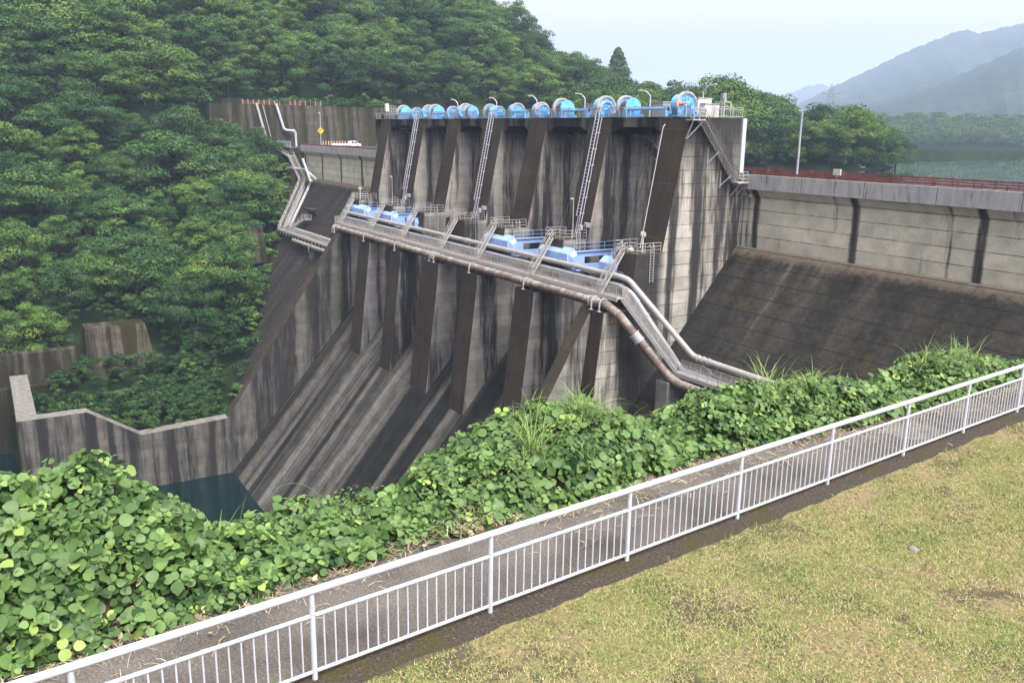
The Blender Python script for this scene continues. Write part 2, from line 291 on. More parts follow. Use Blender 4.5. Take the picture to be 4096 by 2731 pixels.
# ------------------------------------------------------------------ mesh helpers
class MB:
    def __init__(s): s.v = []; s.f = []; s.mi = []
    def add(s, vs, fs, mi=0):
        o = len(s.v); s.v += [tuple(p) for p in vs]
        for f in fs: s.f.append([i + o for i in f]); s.mi.append(mi)
        return s
    def box(s, a, b, mi=0):
        (x0, y0, z0), (x1, y1, z1) = a, b
        x0, x1 = min(x0, x1), max(x0, x1); y0, y1 = min(y0, y1), max(y0, y1); z0, z1 = min(z0, z1), max(z0, z1)
        return s.add([(x0, y0, z0), (x1, y0, z0), (x1, y1, z0), (x0, y1, z0), (x0, y0, z1), (x1, y0, z1), (x1, y1, z1), (x0, y1, z1)],
              [(0, 3, 2, 1), (4, 5, 6, 7), (0, 1, 5, 4), (1, 2, 6, 5), (2, 3, 7, 6), (3, 0, 4, 7)], mi)
    def hexa(s, bot, top, mi=0):
        return s.add(list(bot) + list(top), [(0, 3, 2, 1), (4, 5, 6, 7), (0, 1, 5, 4), (1, 2, 6, 5), (2, 3, 7, 6), (3, 0, 4, 7)], mi)
    def prism_x(s, prof, x0, x1, mis=None, cap=0):
        """profile [(y,z)...] extruded along x; mis = material index of each side face"""
        n = len(prof); vs = [(x0, y, z) for y, z in prof] + [(x1, y, z) for y, z in prof]
        a = sum(prof[i][0] * prof[(i + 1) % n][1] - prof[(i + 1) % n][0] * prof[i][1] for i in range(n))
        o = len(s.v); s.v += vs
        f0 = list(range(n)); f1 = [i + n for i in range(n)]
        if a > 0: f0.reverse()
        else: f1.reverse()
        s.f.append([i + o for i in f0]); s.mi.append(cap); s.f.append([i + o for i in f1]); s.mi.append(cap)
        for i in range(n):
            j = (i + 1) % n; q = [i, j, j + n, i + n] if a > 0 else [j, i, i + n, j + n]
            s.f.append([k + o for k in q]); s.mi.append(mis[i] if mis else 0)
        return s
    def bar(s, a, b, wd, ht=None, mi=0, upv=(0, 0, 1)):
        a = Vector(a); b = Vector(b); ht = ht or wd; d = (b - a)
        if d.length < 1e-6: return s
        d.normalize(); u = Vector(upv)
        if abs(d.dot(u)) > 0.98: u = Vector((1, 0, 0)) if abs(d.x) < 0.9 else Vector((0, 1, 0))
        r = d.cross(u).normalized(); u = r.cross(d).normalized(); r = r * wd / 2; u = u * ht / 2
        c = [-r - u, r - u, r + u, -r + u]
        vs = [a + k for k in c] + [b + k for k in c]
        return s.add(vs, [(0, 3, 2, 1), (4, 5, 6, 7), (0, 1, 5, 4), (1, 2, 6, 5), (2, 3, 7, 6), (3, 0, 4, 7)], mi)
    def tube(s, pts, r, n=8, mi=0, caps=True):
        pts = [Vector(p) for p in pts]; rs = r if isinstance(r, (list, tuple)) else [r] * len(pts)
        o = len(s.v); prev = None
        for i, p in enumerate(pts):
            d = (pts[min(i + 1, len(pts) - 1)] - pts[max(i - 1, 0)]).normalized()
            if prev is None:
                u = Vector((0, 0, 1)) if abs(d.z) < 0.95 else Vector((1, 0, 0)); a = d.cross(u).normalized()
            else: a = (prev - prev.dot(d) * d).normalized()
            prev = a; b = d.cross(a)
            for k in range(n):
                t = 2 * math.pi * k / n; s.v.append(tuple(p + (a * math.cos(t) + b * math.sin(t)) * rs[i]))
        for i in range(len(pts) - 1):
            for k in range(n):
                k2 = (k + 1) % n; s.f.append([o + i * n + k, o + i * n + k2, o + (i + 1) * n + k2, o + (i + 1) * n + k]); s.mi.append(mi)
        if caps:
            s.f.append([o + k for k in range(n)][::-1]); s.mi.append(mi)
            e = o + (len(pts) - 1) * n; s.f.append([e + k for k in range(n)]); s.mi.append(mi)
        return s
    def disc_x(s, c, r, x0, x1, n=24, mi=0, r_in=0.0, a0=0.0, a1=2 * math.pi):
        """ring or disc with its axis along x"""
        cy, cz = c; full = abs(a1 - a0) > 6.28; m = n if full else n + 1; o = len(s.v)
        for rr in (r_in, r):
            for xx in (x0, x1):
                for k in range(m):
                    t = a0 + (a1 - a0) * k / n; s.v.append((xx, cy + rr * math.cos(t), cz + rr * math.sin(t)))
        I = lambda q, xx, k: o + (q * 2 + xx) * m + (k % m)
        for k in range(n):
            for q in ([I(0, 0, k), I(1, 0, k), I(1, 0, k + 1), I(0, 0, k + 1)], [I(0, 1, k), I(0, 1, k + 1), I(1, 1, k + 1), I(1, 1, k)],
                      [I(1, 0, k), I(1, 1, k), I(1, 1, k + 1), I(1, 0, k + 1)], [I(0, 0, k), I(0, 0, k + 1), I(0, 1, k + 1), I(0, 1, k)]):
                s.f.append(q); s.mi.append(mi)
        if not full:
            for k in (0, n): s.f.append([I(0, 0, k), I(0, 1, k), I(1, 1, k), I(1, 0, k)]); s.mi.append(mi)
        return s
    def ball(s, c, r, mi=0, n=8, m=5):
        o = len(s.v); c = Vector(c); rr = r if isinstance(r, (tuple, list)) else (r, r, r)
        for i in range(m + 1):
            ph = math.pi * i / m
            for k in range(n):
                t = 2 * math.pi * k / n; s.v.append((c.x + rr[0] * math.sin(ph) * math.cos(t), c.y + rr[1] * math.sin(ph) * math.sin(t), c.z + rr[2] * math.cos(ph)))
        for i in range(m):
            for k in range(n): s.f.append([o + i * n + k, o + (i + 1) * n + k, o + (i + 1) * n + (k + 1) % n, o + i * n + (k + 1) % n]); s.mi.append(mi)
        return s
    def build(s, name, mats, parent=None, smooth=False, label=None, weld=False):
        me = bpy.data.meshes.new(name)
        off = Vector(parent['_org']) if parent is not None and '_org' in parent else Vector((0, 0, 0))
        me.from_pydata([(x - off.x, y - off.y, z - off.z) for x, y, z in s.v], [], s.f)
        for m in (mats if isinstance(mats, (list, tuple)) else [mats]): me.materials.append(MATS[m])
        me.polygons.foreach_set('material_index', s.mi)
        if smooth: me.polygons.foreach_set('use_smooth', [True] * len(s.f))
        bm = bmesh.new(); bm.from_mesh(me); bmesh.ops.recalc_face_normals(bm, faces=bm.faces); bm.to_mesh(me); bm.free()
        me.validate(); me.update()
        o = bpy.data.objects.new(name, me); COL.objects.link(o)
        if smooth: 
            try: me.set_sharp_from_angle(angle=math.radians(40))
            except Exception: pass
        if parent is not None:
            o.parent = parent; o['_org'] = tuple(off)
        if label: o['label'] = label
        return o

def tag(o, label=None, cat=None, group=None, kind=None):
    if label: o['label'] = label
    if cat: o['category'] = cat
    if group: o['group'] = group
    if kind: o['kind'] = kind
    return o
def thing(name, label, cat, loc, group=None):
    o = bpy.data.objects.new(name, None); COL.objects.link(o); o.location = loc; o.empty_display_size = 0.5
    o['_org'] = tuple(loc); return tag(o, label, cat, group)
def dup(o, loc, label=None, group=None):
    def cp(a, par):
        c = a.copy(); COL.objects.link(c)
        if par is not None: c.parent = par
        for ch in a.children: cp(ch, c)
        return c
    r = cp(o, None); r.location = loc; r['_org'] = tuple(loc)
    if label: r['label'] = label
    if group: r['group'] = group
    return r
def lerp(a, b, t): return tuple(a[i] + (b[i] - a[i]) * t for i in range(len(a)))

def rail_run(mb, pts, h=1.1, sp=1.5, nr=3, r=0.03, bal=0.0, n=5, br=0.012, ends=True):
    """hand-rail along a polyline of floor points"""
    for a, b in zip(pts[:-1], pts[1:]):
        L = (Vector(b) - Vector(a)).length; k = max(1, round(L / sp))
        for i in range(k + 1):
            p = lerp(a, b, i / k); mb.tube([p, (p[0], p[1], p[2] + h)], r, n)
        for q in range(nr):
            hh = h * (q + 1) / nr if not bal else (h, h * 0.82, 0.12)[q]
            mb.tube([(a[0], a[1], a[2] + hh), (b[0], b[1], b[2] + hh)], r * 0.8, n)
        if bal:
            m = max(1, round(L / bal))
            for i in range(1, m):
                p = lerp(a, b, i / m); mb.bar((p[0], p[1], p[2] + 0.12), (p[0], p[1], p[2] + h * 0.82), br * 2)
    return mb

# ================================================================== THE DAM
PIERS = [(71.24, 75.2), (84.8, 89.0), (98.4, 102.6), (109.7, 115.3), (122.8, 126.9), (135.3, 140.0), (149.7, 153.6)]
DZ = 1.64           # hoist deck level
dam = thing('dam', 'grey stained concrete gravity dam with six gate bays and a steep spillway chute', 'dam', (112, -60, -60))
SLY = lambda z: -66.89 + 0.835 * (-19.70 - z)      # downstream slope of the wings: y at height z
for i, (a, b) in enumerate(PIERS):
    mb = MB()
    prof = [(-84.2, -44), (-84.2, -5.7), (-72.62, -5.7), (-72.62, DZ - .1), (-64.98, DZ - .1), (-62.1, -12.5), (-58.65, -12.5), (-57.9, -18.4), (-54.6, -18.4), (-54.47, -19.9), (-52.1, -39.5), (-60, -48)]
    mis = [0, 0, 0, 0, 1, 3, 1, 3, 1, 1, 0, 0]
    mb.prism_x([p for p in prof if p[1] > -18.5 or True], a, b, mis, 0 if i else 2)
    # inner sides below the walkway are darker: separate skin is part of the same pier (material 4)
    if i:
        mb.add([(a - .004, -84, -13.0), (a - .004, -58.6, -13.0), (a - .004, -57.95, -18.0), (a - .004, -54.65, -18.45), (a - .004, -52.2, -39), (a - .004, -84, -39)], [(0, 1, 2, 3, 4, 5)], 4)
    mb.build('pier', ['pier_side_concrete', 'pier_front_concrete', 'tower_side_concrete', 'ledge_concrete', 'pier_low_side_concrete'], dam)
    # curved gate track on the pier side
    if i in (1, 2, 5, 6):
        mt = MB(); cy, cz = -58.5, -17.0
        for r0, r1, q in ((19.2, 19.36, 1), (19.36, 20.34, 0), (20.34, 20.5, 1)):
            mt.disc_x((cy, cz), r1, a - .06, a + .02, 26, q, r0, math.radians(118), math.radians(158))
        mt.build('gate_track', ['pier_low_side_concrete', 'arc_concrete'], dam)
# hoist deck: beams with haunched soffits and a slab
mb = MB()
mb.box((71.2, -72.7, DZ - .1), (157.6, -64.95, DZ + .04))
for (a0, a), (b, b0) in zip(PIERS[:-1], PIERS[1:]):
    x0, x1 = a - .06, b + .06
    h = 2.0 if (x1 - x0) > 8 else 1.6
    vs = []; 
    for yy in (-72.55, -65.0):
        vs += [(x0, yy, DZ - .11), (x1, yy, DZ - .11), (x1, yy, -.25), (x1 - h, yy, .6), (x0 + h, yy, .6), (x0, yy, -.25)]
    fs = [(0, 5, 4, 3, 2, 1), (6, 7, 8, 9, 10, 11)] + [(k, (k + 1) % 6, (k + 1) % 6 + 6, k + 6) for k in range(6)]
    mb.add(vs, fs)
mb.build('hoist_deck', 'deck_front_concrete', dam)
# radial gates deep in the bays
for (a0, a), (b, b0) in zip(PIERS[:-1], PIERS[1:]):
    mb = MB(); mb.disc_x((-58.5, -17), 19.2, a + .03, b - .03, 16, 0, 18.9, math.radians(152), math.radians(212))
    mb.build('gate', 'dark_steel', dam)
# left tower block with its slit window
mb = MB(); mb.box((153.65, -72.6, -20), (158.6, -65.8, 2.45)); mb.build('stair_block', 'tower_side_concrete', dam)
mb = MB(); mb.box((157.3, -65.85, .5), (157.75, -65.70, 1.35)); mb.build('slit_window', 'hole_black', dam)
mb = MB(); mb.box((70.98, -73.05, -4.2), (71.235, -72.5, 1.62)); mb.build('drain_duct', 'white_paint', dam)
# wings
for s, (x0, x1) in enumerate(((10.0, 71.2), (158.6, 226.5))):
    mb = MB(); 
    mb.prism_x([(-84.2, -60), (-84.2, -5.2), (-74.1, -5.2), (-73.15, -5.2), (-73.15, -5.95), (-73.8, -6.9), (-73.8, -12.6), (-73.0, -60)], x0, x1, None, 0)
    mb.build('wing_wall', 'wing_wall_concrete', dam)
    mb = MB(); xs = x1 if s == 0 else 232
    xa = x0 if s == 0 else 151.6
    mb.prism_x([(-73.5, -60), (-73.5, -12.35), (SLY(-12.35), -12.35), (SLY(-62), -62), (-60, -66)], xa, xs, None, 0)
    mb.build('wing_slope', 'slope_concrete', dam)
    mb = MB(); mb.box((x0, -73.35, -5.93), (x1 if s == 0 else 226.5, -73.0, -4.35)); mb.build('parapet', 'parapet_concrete', dam)
# drain pipes / brackets under the parapet
for x in (69.8, 57.3, 44.4, 181.5, 190, 201, 213):
    mb = MB(); mb.tube([(x, -73.7, -6.75), (x, -73.7, -6.45)], .09, 6); mb.build('drain_spout', 'white_paint', dam)
# chute
mb = MB(); CHY = lambda z: -52.4 + 0.837 * (-37.2 - z)
mb.prism_x([(-83, -62), (-83, -15), (-75, -13.4), (-71.5, -14.6), (CHY(-20), -20), (CHY(-60.2), -60.2), (CHY(-60.2) - .3, -70), (-60, -70)], 75.3, 149.68)
mb.build('chute', 'chute_concrete', dam)
# sloping training walls at both ends of the spillway
mb = MB(); prof = [(-56, -18.42), (-54.62, -18.42), (-33.3, -49.45), (-32.0, -66), (-60, -66), (-56, -30)]
mb.prism_x(prof, 149.66, 151.75, [1, 1, 1, 0, 0, 0], 0); mb.build('training_wall', ['basin_wall_concrete', 'pier_front_concrete'], dam)
mb = MB(); prof = [(-56, -18.42), (-54.62, -18.42), (-36.5, -50), (-36.5, -66), (-60, -66), (-56, -30)]
mb.prism_x(prof, 73.5, 75.42, [1, 1, 1, 0, 0, 0], 0); mb.build('training_wall', ['pier_low_side_concrete', 'pier_front_concrete'], dam)
# left abutment block and columns under the stair
mb = MB(); mb.box((226.6, -84, -24), (239.5, -70.2, -5.3)); mb.box((222.6, -70.1, -20), (224.2, -69, -10.6)); mb.box((228, -70.15, -20), (229.2, -69.4, -11.2))
mb.build('abutment', 'bank_wall_concrete', dam)
# pillars carrying the pipes along the wings
for x in (183.5, 171.0, 66.6):
    y1 = -60.2 if x > 100 else -59.0; zt = -26.0 if x > 100 else -25.2
    mb = MB(); mb.box((x - .9, y1 - 4.5, zt - 9), (x + .9, y1, zt)); mb.build('pipe_pillar', 'pier_low_side_concrete', dam)
mb = MB(); mb.box((198.5, -66.8, -23), (199.7, -65.2, -18.6)); mb.box((196.9, -66.9, -18.6), (201.0, -65.0, -18.2)); mb.build('drain_house', 'bank_wall_concrete', dam)

# stilling basin wall on the far side of the pool
basin = thing('retaining_wall', 'low stepped concrete basin wall along the far edge of the green pool', 'wall', (151, -18, -62))
mb = MB(); prof = [(-33.6, -66), (-33.6, -49.5), (-19, -50.2), (-11.2, -45), (-1.3, -45), (-1.3, -66)]
mb.prism_x(prof, 149.7, 152.2, [0, 2, 2, 2, 0, 0], 0); mb.box((152.2, -4.2, -66), (179, -1.3, -45.004), 0); mb.box((152.21, -4.19, -45.003), (179, -1.31, -44.99), 1); mb.box((149.75, -11.1, -45.003), (152.19, -1.31, -44.99), 1)
mb.build('wall_body', ['basin_wall_concrete', 'pale_coping', 'arc_concrete'], basin)
bw = thing('bank_wall', 'mossy two-tier concrete revetment with grass on its ledge below the left forest', 'wall', (180, -21, -52))
mb = MB(); mb.hexa([(180, -28.5, -53), (186, -28.5, -53), (186, -13.5, -53), (180, -13.5, -53)], [(180.4, -28.0, -45), (186, -28.0, -45), (186, -13.8, -45), (180.4, -13.8, -45)])
mb.hexa([(183, -27, -45), (190, -27, -45), (190, -14.5, -45), (183, -14.5, -45)], [(184.5, -26, -38.7), (190, -26, -38.7), (190, -15, -38.7), (184.5, -15, -38.7)]); mb.build('wall_body', 'bank_wall_concrete', bw)
bw = thing('bank_wall', 'long dark concrete river wall at the left edge below the forest', 'wall', (178, 0, -60))
mb = MB(); mb.box((179.2, -13, -64), (184, 26, -47.5)); mb.box((181.0, -13, -47.5), (184, 26, -41.6)); mb.build('wall_body', 'bank_wall_concrete', bw)
bw = thing('bank_wall', 'small worn concrete wall showing among trees beside the dark dam slope', 'wall', (205, -53, -30))
mb = MB(); mb.hexa([(204.5, -57, -31), (212, -57, -31), (212, -50.5, -31), (204.5, -50.5, -31)], [(206, -56.5, -23), (212, -56.5, -23), (212, -51, -23), (206, -51, -23)]); mb.build('wall_body', 'bank_wall_concrete', bw)
bw = thing('bank_wall', 'low grey wall with a small white post behind the left pipes', 'wall', (234, -66, -15))
mb = MB(); mb.box((236, -70, -18), (240, -58, -13.9)); mb.build('wall_body', 'arc_concrete', bw)
mb = MB(); mb.tube([(237, -64.6, -13.9), (237, -64.6, -12.2)], .12, 6); mb.ball((237, -64.6, -12.1), .25); mb.build('post', 'white_paint', bw)

# road-cut wall on the far bank
rw = thing('retaining_wall', 'tall dark streaked retaining wall above the road on the far bank', 'wall', (241, -80, -10))
mb = MB(); mb.hexa([(238.2, -112, -14), (250, -112, -14), (250, -53, -14), (238.2, -53, -14)], [(241.5, -112, 5.9), (250, -112, 5.9), (250, -54, 5.9), (241.5, -54, 5.9)])
mb.box((241.6, -62.6, 5.9), (243, -57.3, 7.3)); mb.build('wall_body', 'bank_wall_concrete', rw)
rf = thing('fence', 'rusty sheet fence with white posts overgrown with vines on top of the retaining wall', 'fence', (241.8, -73, 5.9))
mb = MB(); mb.box((241.95, -84.5, 5.95), (242.05, -62.7, 6.95)); mb.build('panel', 'rust', rf)
for k in range(16):
    mb = MB(); y = -62.8 - k * 1.42; mb.box((241.75, y - .06, 5.9), (241.93, y + .06, 7.2)); mb.build('post', 'steel_pale', rf)
# white pipes down the wall
def pipe(name, label, pts, r, mat, n=10, cat='pipe', flange=None, mitre=True):
    t = thing(name, label, cat, pts[0])
    P = [Vector(p) for p in pts]; Q = [P[0]]
    for i in range(1, len(P) - 1):     # rounded bends
        a = (P[i - 1] - P[i]); b = (P[i + 1] - P[i]); k = min(1.6 * r + .3, a.length * .4, b.length * .4)
        p0 = P[i] + a.normalized() * k; p2 = P[i] + b.normalized() * k
        for q in range(6):
            tt = q / 5; Q.append(p0 * (1 - tt) ** 2 + P[i] * 2 * tt * (1 - tt) + p2 * tt * tt)
    Q.append(P[-1]); mb = MB(); mb.tube(Q, r, n); mb.build('pipe_body', mat, t, True)
    if flange:
        for (a, b, tt) in flange:
            p = Vector(lerp(pts[a], pts[b], tt)); d = (Vector(pts[b]) - Vector(pts[a])).normalized()
            mb = MB(); mb.tube([p - d * .07, p + d * .07], r * 1.28, n + 4); mb.build('flange', mat, t)
    return t
pipe('drain_pipe', 'straight white pipe slanting down the dark retaining wall', [(241.2, -66.2, 6.2), (239.0, -68.5, -6.0)], .34, 'white_pipe_paint', flange=[(0, 1, .5)])
pipe('drain_pipe', 'white pipe with a right-angled jog beside the white railing at the road', [(241.2, -71.5, 6.2), (239.4, -72.9, -.7), (239.0, -75.8, -.9), (238.6, -75.8, -6.8)], .36, 'grey_pipe_paint', flange=[(0, 1, .96), (1, 2, .9)])
pipe('drain_pipe', 'thin grey conduit beside the straight white pipe on the dark wall', [(241.0, -67.8, 5.9), (239.0, -69.6, -5.0)], .1, 'steel_grey', 6)

# ------------------------------------------------------------------ crest road, rails, lamps
mb = MB(); mb.box((-60, -83.6, -5.18), (240, -73.36, -4.97)); tag(mb.build('crest_road', 'asphalt'), kind='structure')
mb = MB(); mb.box((226.7, -130, -5.22), (239, -70.3, -5.0)); tag(mb.build('bank_road', 'asphalt'), kind='structure')
def guard_rail(label, x0, x1, y, z0, mat='rail_red'):
    t = thing('guard_rail', label, 'guard rail', ((x0 + x1) / 2, y, z0))
    mb = MB(); mb.box((x0, y - .03, z0 + .58), (x1, y + .03, z0 + .72)); mb.box((x0, y - .03, z0 + .28), (x1, y + .03, z0 + .4))
    k = 0; x = x0
    while x < x1: mb.bar((x, y, z0 + .33), (x + .22, y, z0 + .65), 0.07, .03); mb.bar((x + .22, y, z0 + .33), (x, y, z0 + .65), .05, .03); x += .22
    mb.build('rail', mat, t)
    n = int((x1 - x0) / 2.2)
    for k in range(min(n, 60)):
        mb = MB(); xx = x0 + 2.2 * k + 1; mb.box((xx - .06, y - .07, z0 - .1), (xx + .06, y + .07, z0 + .82)); mb.build('post', mat, t)
    return t
guard_rail('red lattice guard rail on the parapet of the near crest road', 12, 70.2, -73.6, -4.75)
guard_rail('red lattice guard rail on the lake side of the near crest road', 12, 84, -83.2, -4.75)
guard_rail('red guard rail above the short parapet left of the gates', 159, 226.4, -73.6, -4.75)
t = thing('notice_box', 'small pale box standing on the lakeside red rail', 'box', (66.3, -83, -4.2)); mb = MB(); mb.box((65.9, -83.1, -4.4), (66.9, -82.9, -3.7)); mb.build('case', 'dirt_box', t); mb = MB(); mb.box((66.3, -83.05, -4.9), (66.5, -82.95, -4.4)); mb.build('post', 'steel_grey', t)

def street_lamp(label, base, h, arm, group=None, ctype='arm', mat='white_paint', r=.07):
    t = thing('street_lamp', label, 'street lamp', base, group); x, y, z = base; ax, ay = arm; L = math.hypot(ax, ay)
    mb = MB()
    pts = [(x, y, z), (x, y, z + h * .8)] + [(x + ax * q, y + ay * q, z + h * .8 + h * .2 * math.sin(min(1, q * 1.6) * math.pi / 2)) for q in (.15, .35, .6, .8)] if L > .7 else [(x, y, z), (x, y, z + h)]
    mb.tube(pts, [r * 1.3] + [r] * (len(pts) - 1), 7); mb.build('pole', mat, t, True)
    e = Vector(pts[-1]); d = Vector((ax, ay, .1)).normalized()
    mb = MB(); c = e + d * .28; mb.ball(c, (.36, .2, .12) if abs(ax) > abs(ay) else (.2, .36, .12)); mb.build('lamp_head', 'steel_pale', t, True)
    mb = MB(); mb.ball(c - Vector((0, 0, .07)), (.25, .14, .08) if abs(ax) > abs(ay) else (.14, .25, .08)); mb.build('lamp_glass', 'lamp_glass', t, True)
    return t
for (x, lab) in ((137.4, 'white lamp on the hoist deck, farthest of the row behind the wheels'), (124.1, 'white lamp on the hoist deck, second farthest behind the wheels'), (112.3, 'white lamp on the hoist deck before the pale green tree crown'), (100.2, 'white lamp on the hoist deck left of a grey cabinet')):
    street_lamp(lab, (x, -72.2, DZ), 3.4, (1.9, .2), 'lamps along the hoist deck')
street_lamp('white lamp on the hoist deck beside the grey louvred cabinet near the lone tall tree', (86.5, -72.2, DZ), 3.4, (1.9, .2), 'lamps along the hoist deck')
street_lamp('white lamp at the near end of the hoist deck above the steel stair', (77.2, -72.2, DZ), 3.7, (-1.6, -.3), 'lamps along the hoist deck')
street_lamp('tall grey lamp standing by the near crest road before the lakeside trees', (71.4, -82.2, -5), 7.6, (.45, 0), None, 'arm', 'grey_pipe_paint', .11)
# warning sign on its lamp pole
t = street_lamp('lamp pole carrying a yellow diamond sign at the foot of the dark wall', (237, -82.2, -5), 9.0, (0, .5), None, 'arm', 'grey_pipe_paint', .09)
tag(t); s_ = thing('road_sign', 'yellow diamond warning sign with a black turn arrow on a lamp pole', 'road sign', (236.85, -82.2, -.7))
mb = MB(); c = (236.86, -82.2, -.7); q = .95; mb.hexa([(c[0], c[1] - q, c[2]), (c[0], c[1], c[2] - q), (c[0], c[1] + q, c[2]), (c[0], c[1], c[2] + q)], [(c[0] - .04, c[1] - q, c[2]), (c[0] - .04, c[1], c[2] - q), (c[0] - .04, c[1] + q, c[2]), (c[0] - .04, c[1], c[2] + q)]); mb.build('plate', 'sign_yellow', s_)
mb = MB(); xx = 236.80
mb.box((xx, -82.0, -1.1), (xx - .02, -81.86, -.45)); mb.box((xx, -82.35, -.5), (xx - .02, -81.86, -.36)); mb.add([(xx - .01, -82.35, -.2), (xx - .01, -82.35, -.66), (xx - .01, -82.65, -.43)], [(0, 1, 2)]); mb.build('arrow', 'sign_black', s_)
for k in range(10):
    y = -81.3 - k * .78; t = thing('road_marker', 'orange and white chevron post along the far road bend by the white truck', 'road marker', (232.6, y, -5), 'chevron posts at the far road bend')
    mb = MB(); mb.box((232.6, y - .14, -5), (232.7, y + .14, -3.42)); mb.build('post', 'steel_pale', t)
    mb = MB(); mb.add([(232.57, y - .14, -4.0), (232.57, y + .14, -3.8), (232.57, y + .14, -3.5), (232.57, y - .14, -3.7)], [(0, 1, 2, 3)]); mb.build('chevron', 'chevron_orange', t)
# white flat-bed truck
t = thing('truck', 'small white flatbed truck on the far road by the dark wall', 'truck', (231, -87, -5))
mb = MB(); mb.prism_x([(-88.2, -4.55), (-88.2, -3.35), (-89.7, -3.3), (-90.5, -4.0), (-91.1, -4.1), (-91.2, -4.6)], 230.2, 232.0); mb.build('cab', 'car_white', t)
mb = MB(); mb.box((230.15, -88.1, -4.45), (232.05, -83.0, -4.05)); mb.build('bed', 'car_white', t)
for (y0, y1, y2) in ((-88.4, -89.1, -89.1), (-89.25, -89.7, -90.25)):
    mb = MB(); mb.add([(230.18, y0, -3.95), (230.18, y2, -3.95), (230.18, y1, -3.42), (230.18, y0, -3.42)], [(0, 1, 2, 3)]); mb.build('window', 'car_glass', t)
for y in (-84.3, -90.2):
    for x in (230.2, 231.8): mb = MB(); mb.disc_x((y, -4.68), .32, x, x + .2, 14); mb.build('wheel', 'tyre_black', t)

# ------------------------------------------------------------------ hoists on the deck
HY = -68.0
def spoked(mb, x, R, y=HY, z=2.9):
    mb.disc_x((y, z), R, x - .1, x + .1, 28, 0, R * .84); mb.disc_x((y, z), R * .85, x - .03, x + .05, 28, 0, R * .2); mb.disc_x((y, z), R * .26, x - .2, x + .2, 16)
    for k in range(6):
        t = k * math.pi / 3 + .3; mb.bar((x - .06, y + R * .2 * math.cos(t), z + R * .2 * math.sin(t)), (x - .06, y + R * .86 * math.cos(t), z + R * .86 * math.sin(t)), .14, .1, upv=(1, 0, 0))
def holes(par, x, R, y=HY, z=2.9):
    for k in range(6):
        t = k * math.pi / 3 + .82; mb = MB(); mb.disc_x((y + R * .55 * math.cos(t), z + R * .55 * math.sin(t)), R * .105, x - .05, x - .032, 12); mb.build('wheel_hole', 'hoist_dark_blue', par)
def cover(mb, x, R, y=HY, z=2.9):
    mb.disc_x((y, z), R * 1.1, x - .17, x + .17, 26, 0, R * 1.03, math.radians(-12), math.radians(205))
    mb.disc_x((y, z), R * 1.1, x - .19, x - .15, 26, 0, R * .95, math.radians(-12), math.radians(205))
def hoist(kind, x, R, label, y=HY):
    t = thing('gate_hoist', label, 'gate hoist', (x, y, DZ), 'blue gate hoists on the deck'); z = DZ + .08 + max(.85, R * .86)
    b = MB(); b.box((x - .5, y - R * 1.1, DZ + .045), (x + .5 + (1.3 if kind == 'drum' else 1.0), y + R * 1.1, DZ + .4))
    for q in (-.45, .45): b.hexa([(x + q - .12, y - .6, DZ + .4), (x + q + .12, y - .6, DZ + .4), (x + q + .12, y + .6, DZ + .4), (x + q - .12, y + .6, DZ + .4)], [(x + q - .1, y - .2, z + .1), (x + q + .1, y - .2, z + .1), (x + q + .1, y + .2, z + .1), (x + q - .1, y + .2, z + .1)])
    b.build('base', 'hoist_dark_blue', t)
    g_ = MB(); spoked(g_, x, R, y, z); g_.build('gear_wheel', 'hoist_blue', t)
    holes(t, x, R, y, z)
    c_ = MB(); cover(c_, x, R, y, z); c_.build('gear_cover', 'gear_cover_grey', t)
    if kind == 'drum':          # drum and its flange stand on our side of the gear
        d = MB(); d.disc_x((y + .25, z), R * .62, x - 1.55, x - .2, 24); d.build('drum', 'rope_brown', t)
        f = MB(); f.disc_x((y + .25, z), R * .86, x - 1.75, x - 1.6, 28); f.disc_x((y + .25, z), R * .18, x - 1.95, x - 1.75, 14); f.build('drum_flange', 'hoist_blue', t)
        f = MB(); f.box((x - 2.5, y - .7, DZ + .045), (x - 1.9, y + 1.2, DZ + .5)); f.hexa([(x - 2.3, y - .35, DZ + .5), (x - 2.0, y - .35, DZ + .5), (x - 2.0, y + .75, DZ + .5), (x - 2.3, y + .75, DZ + .5)], [(x - 2.2, y, z + .15), (x - 2.0, y, z + .15), (x - 2.0, y + .45, z + .15), (x - 2.2, y + .45, z + .15)]); f.build('bearing', 'hoist_dark_blue', t)
    elif kind == 'back':        # drum stands behind the gear
        d = MB(); d.disc_x((y - .3, z + .15), R * .8, x + .25, x + 1.7, 26); d.build('drum', 'hoist_blue', t)
    return t
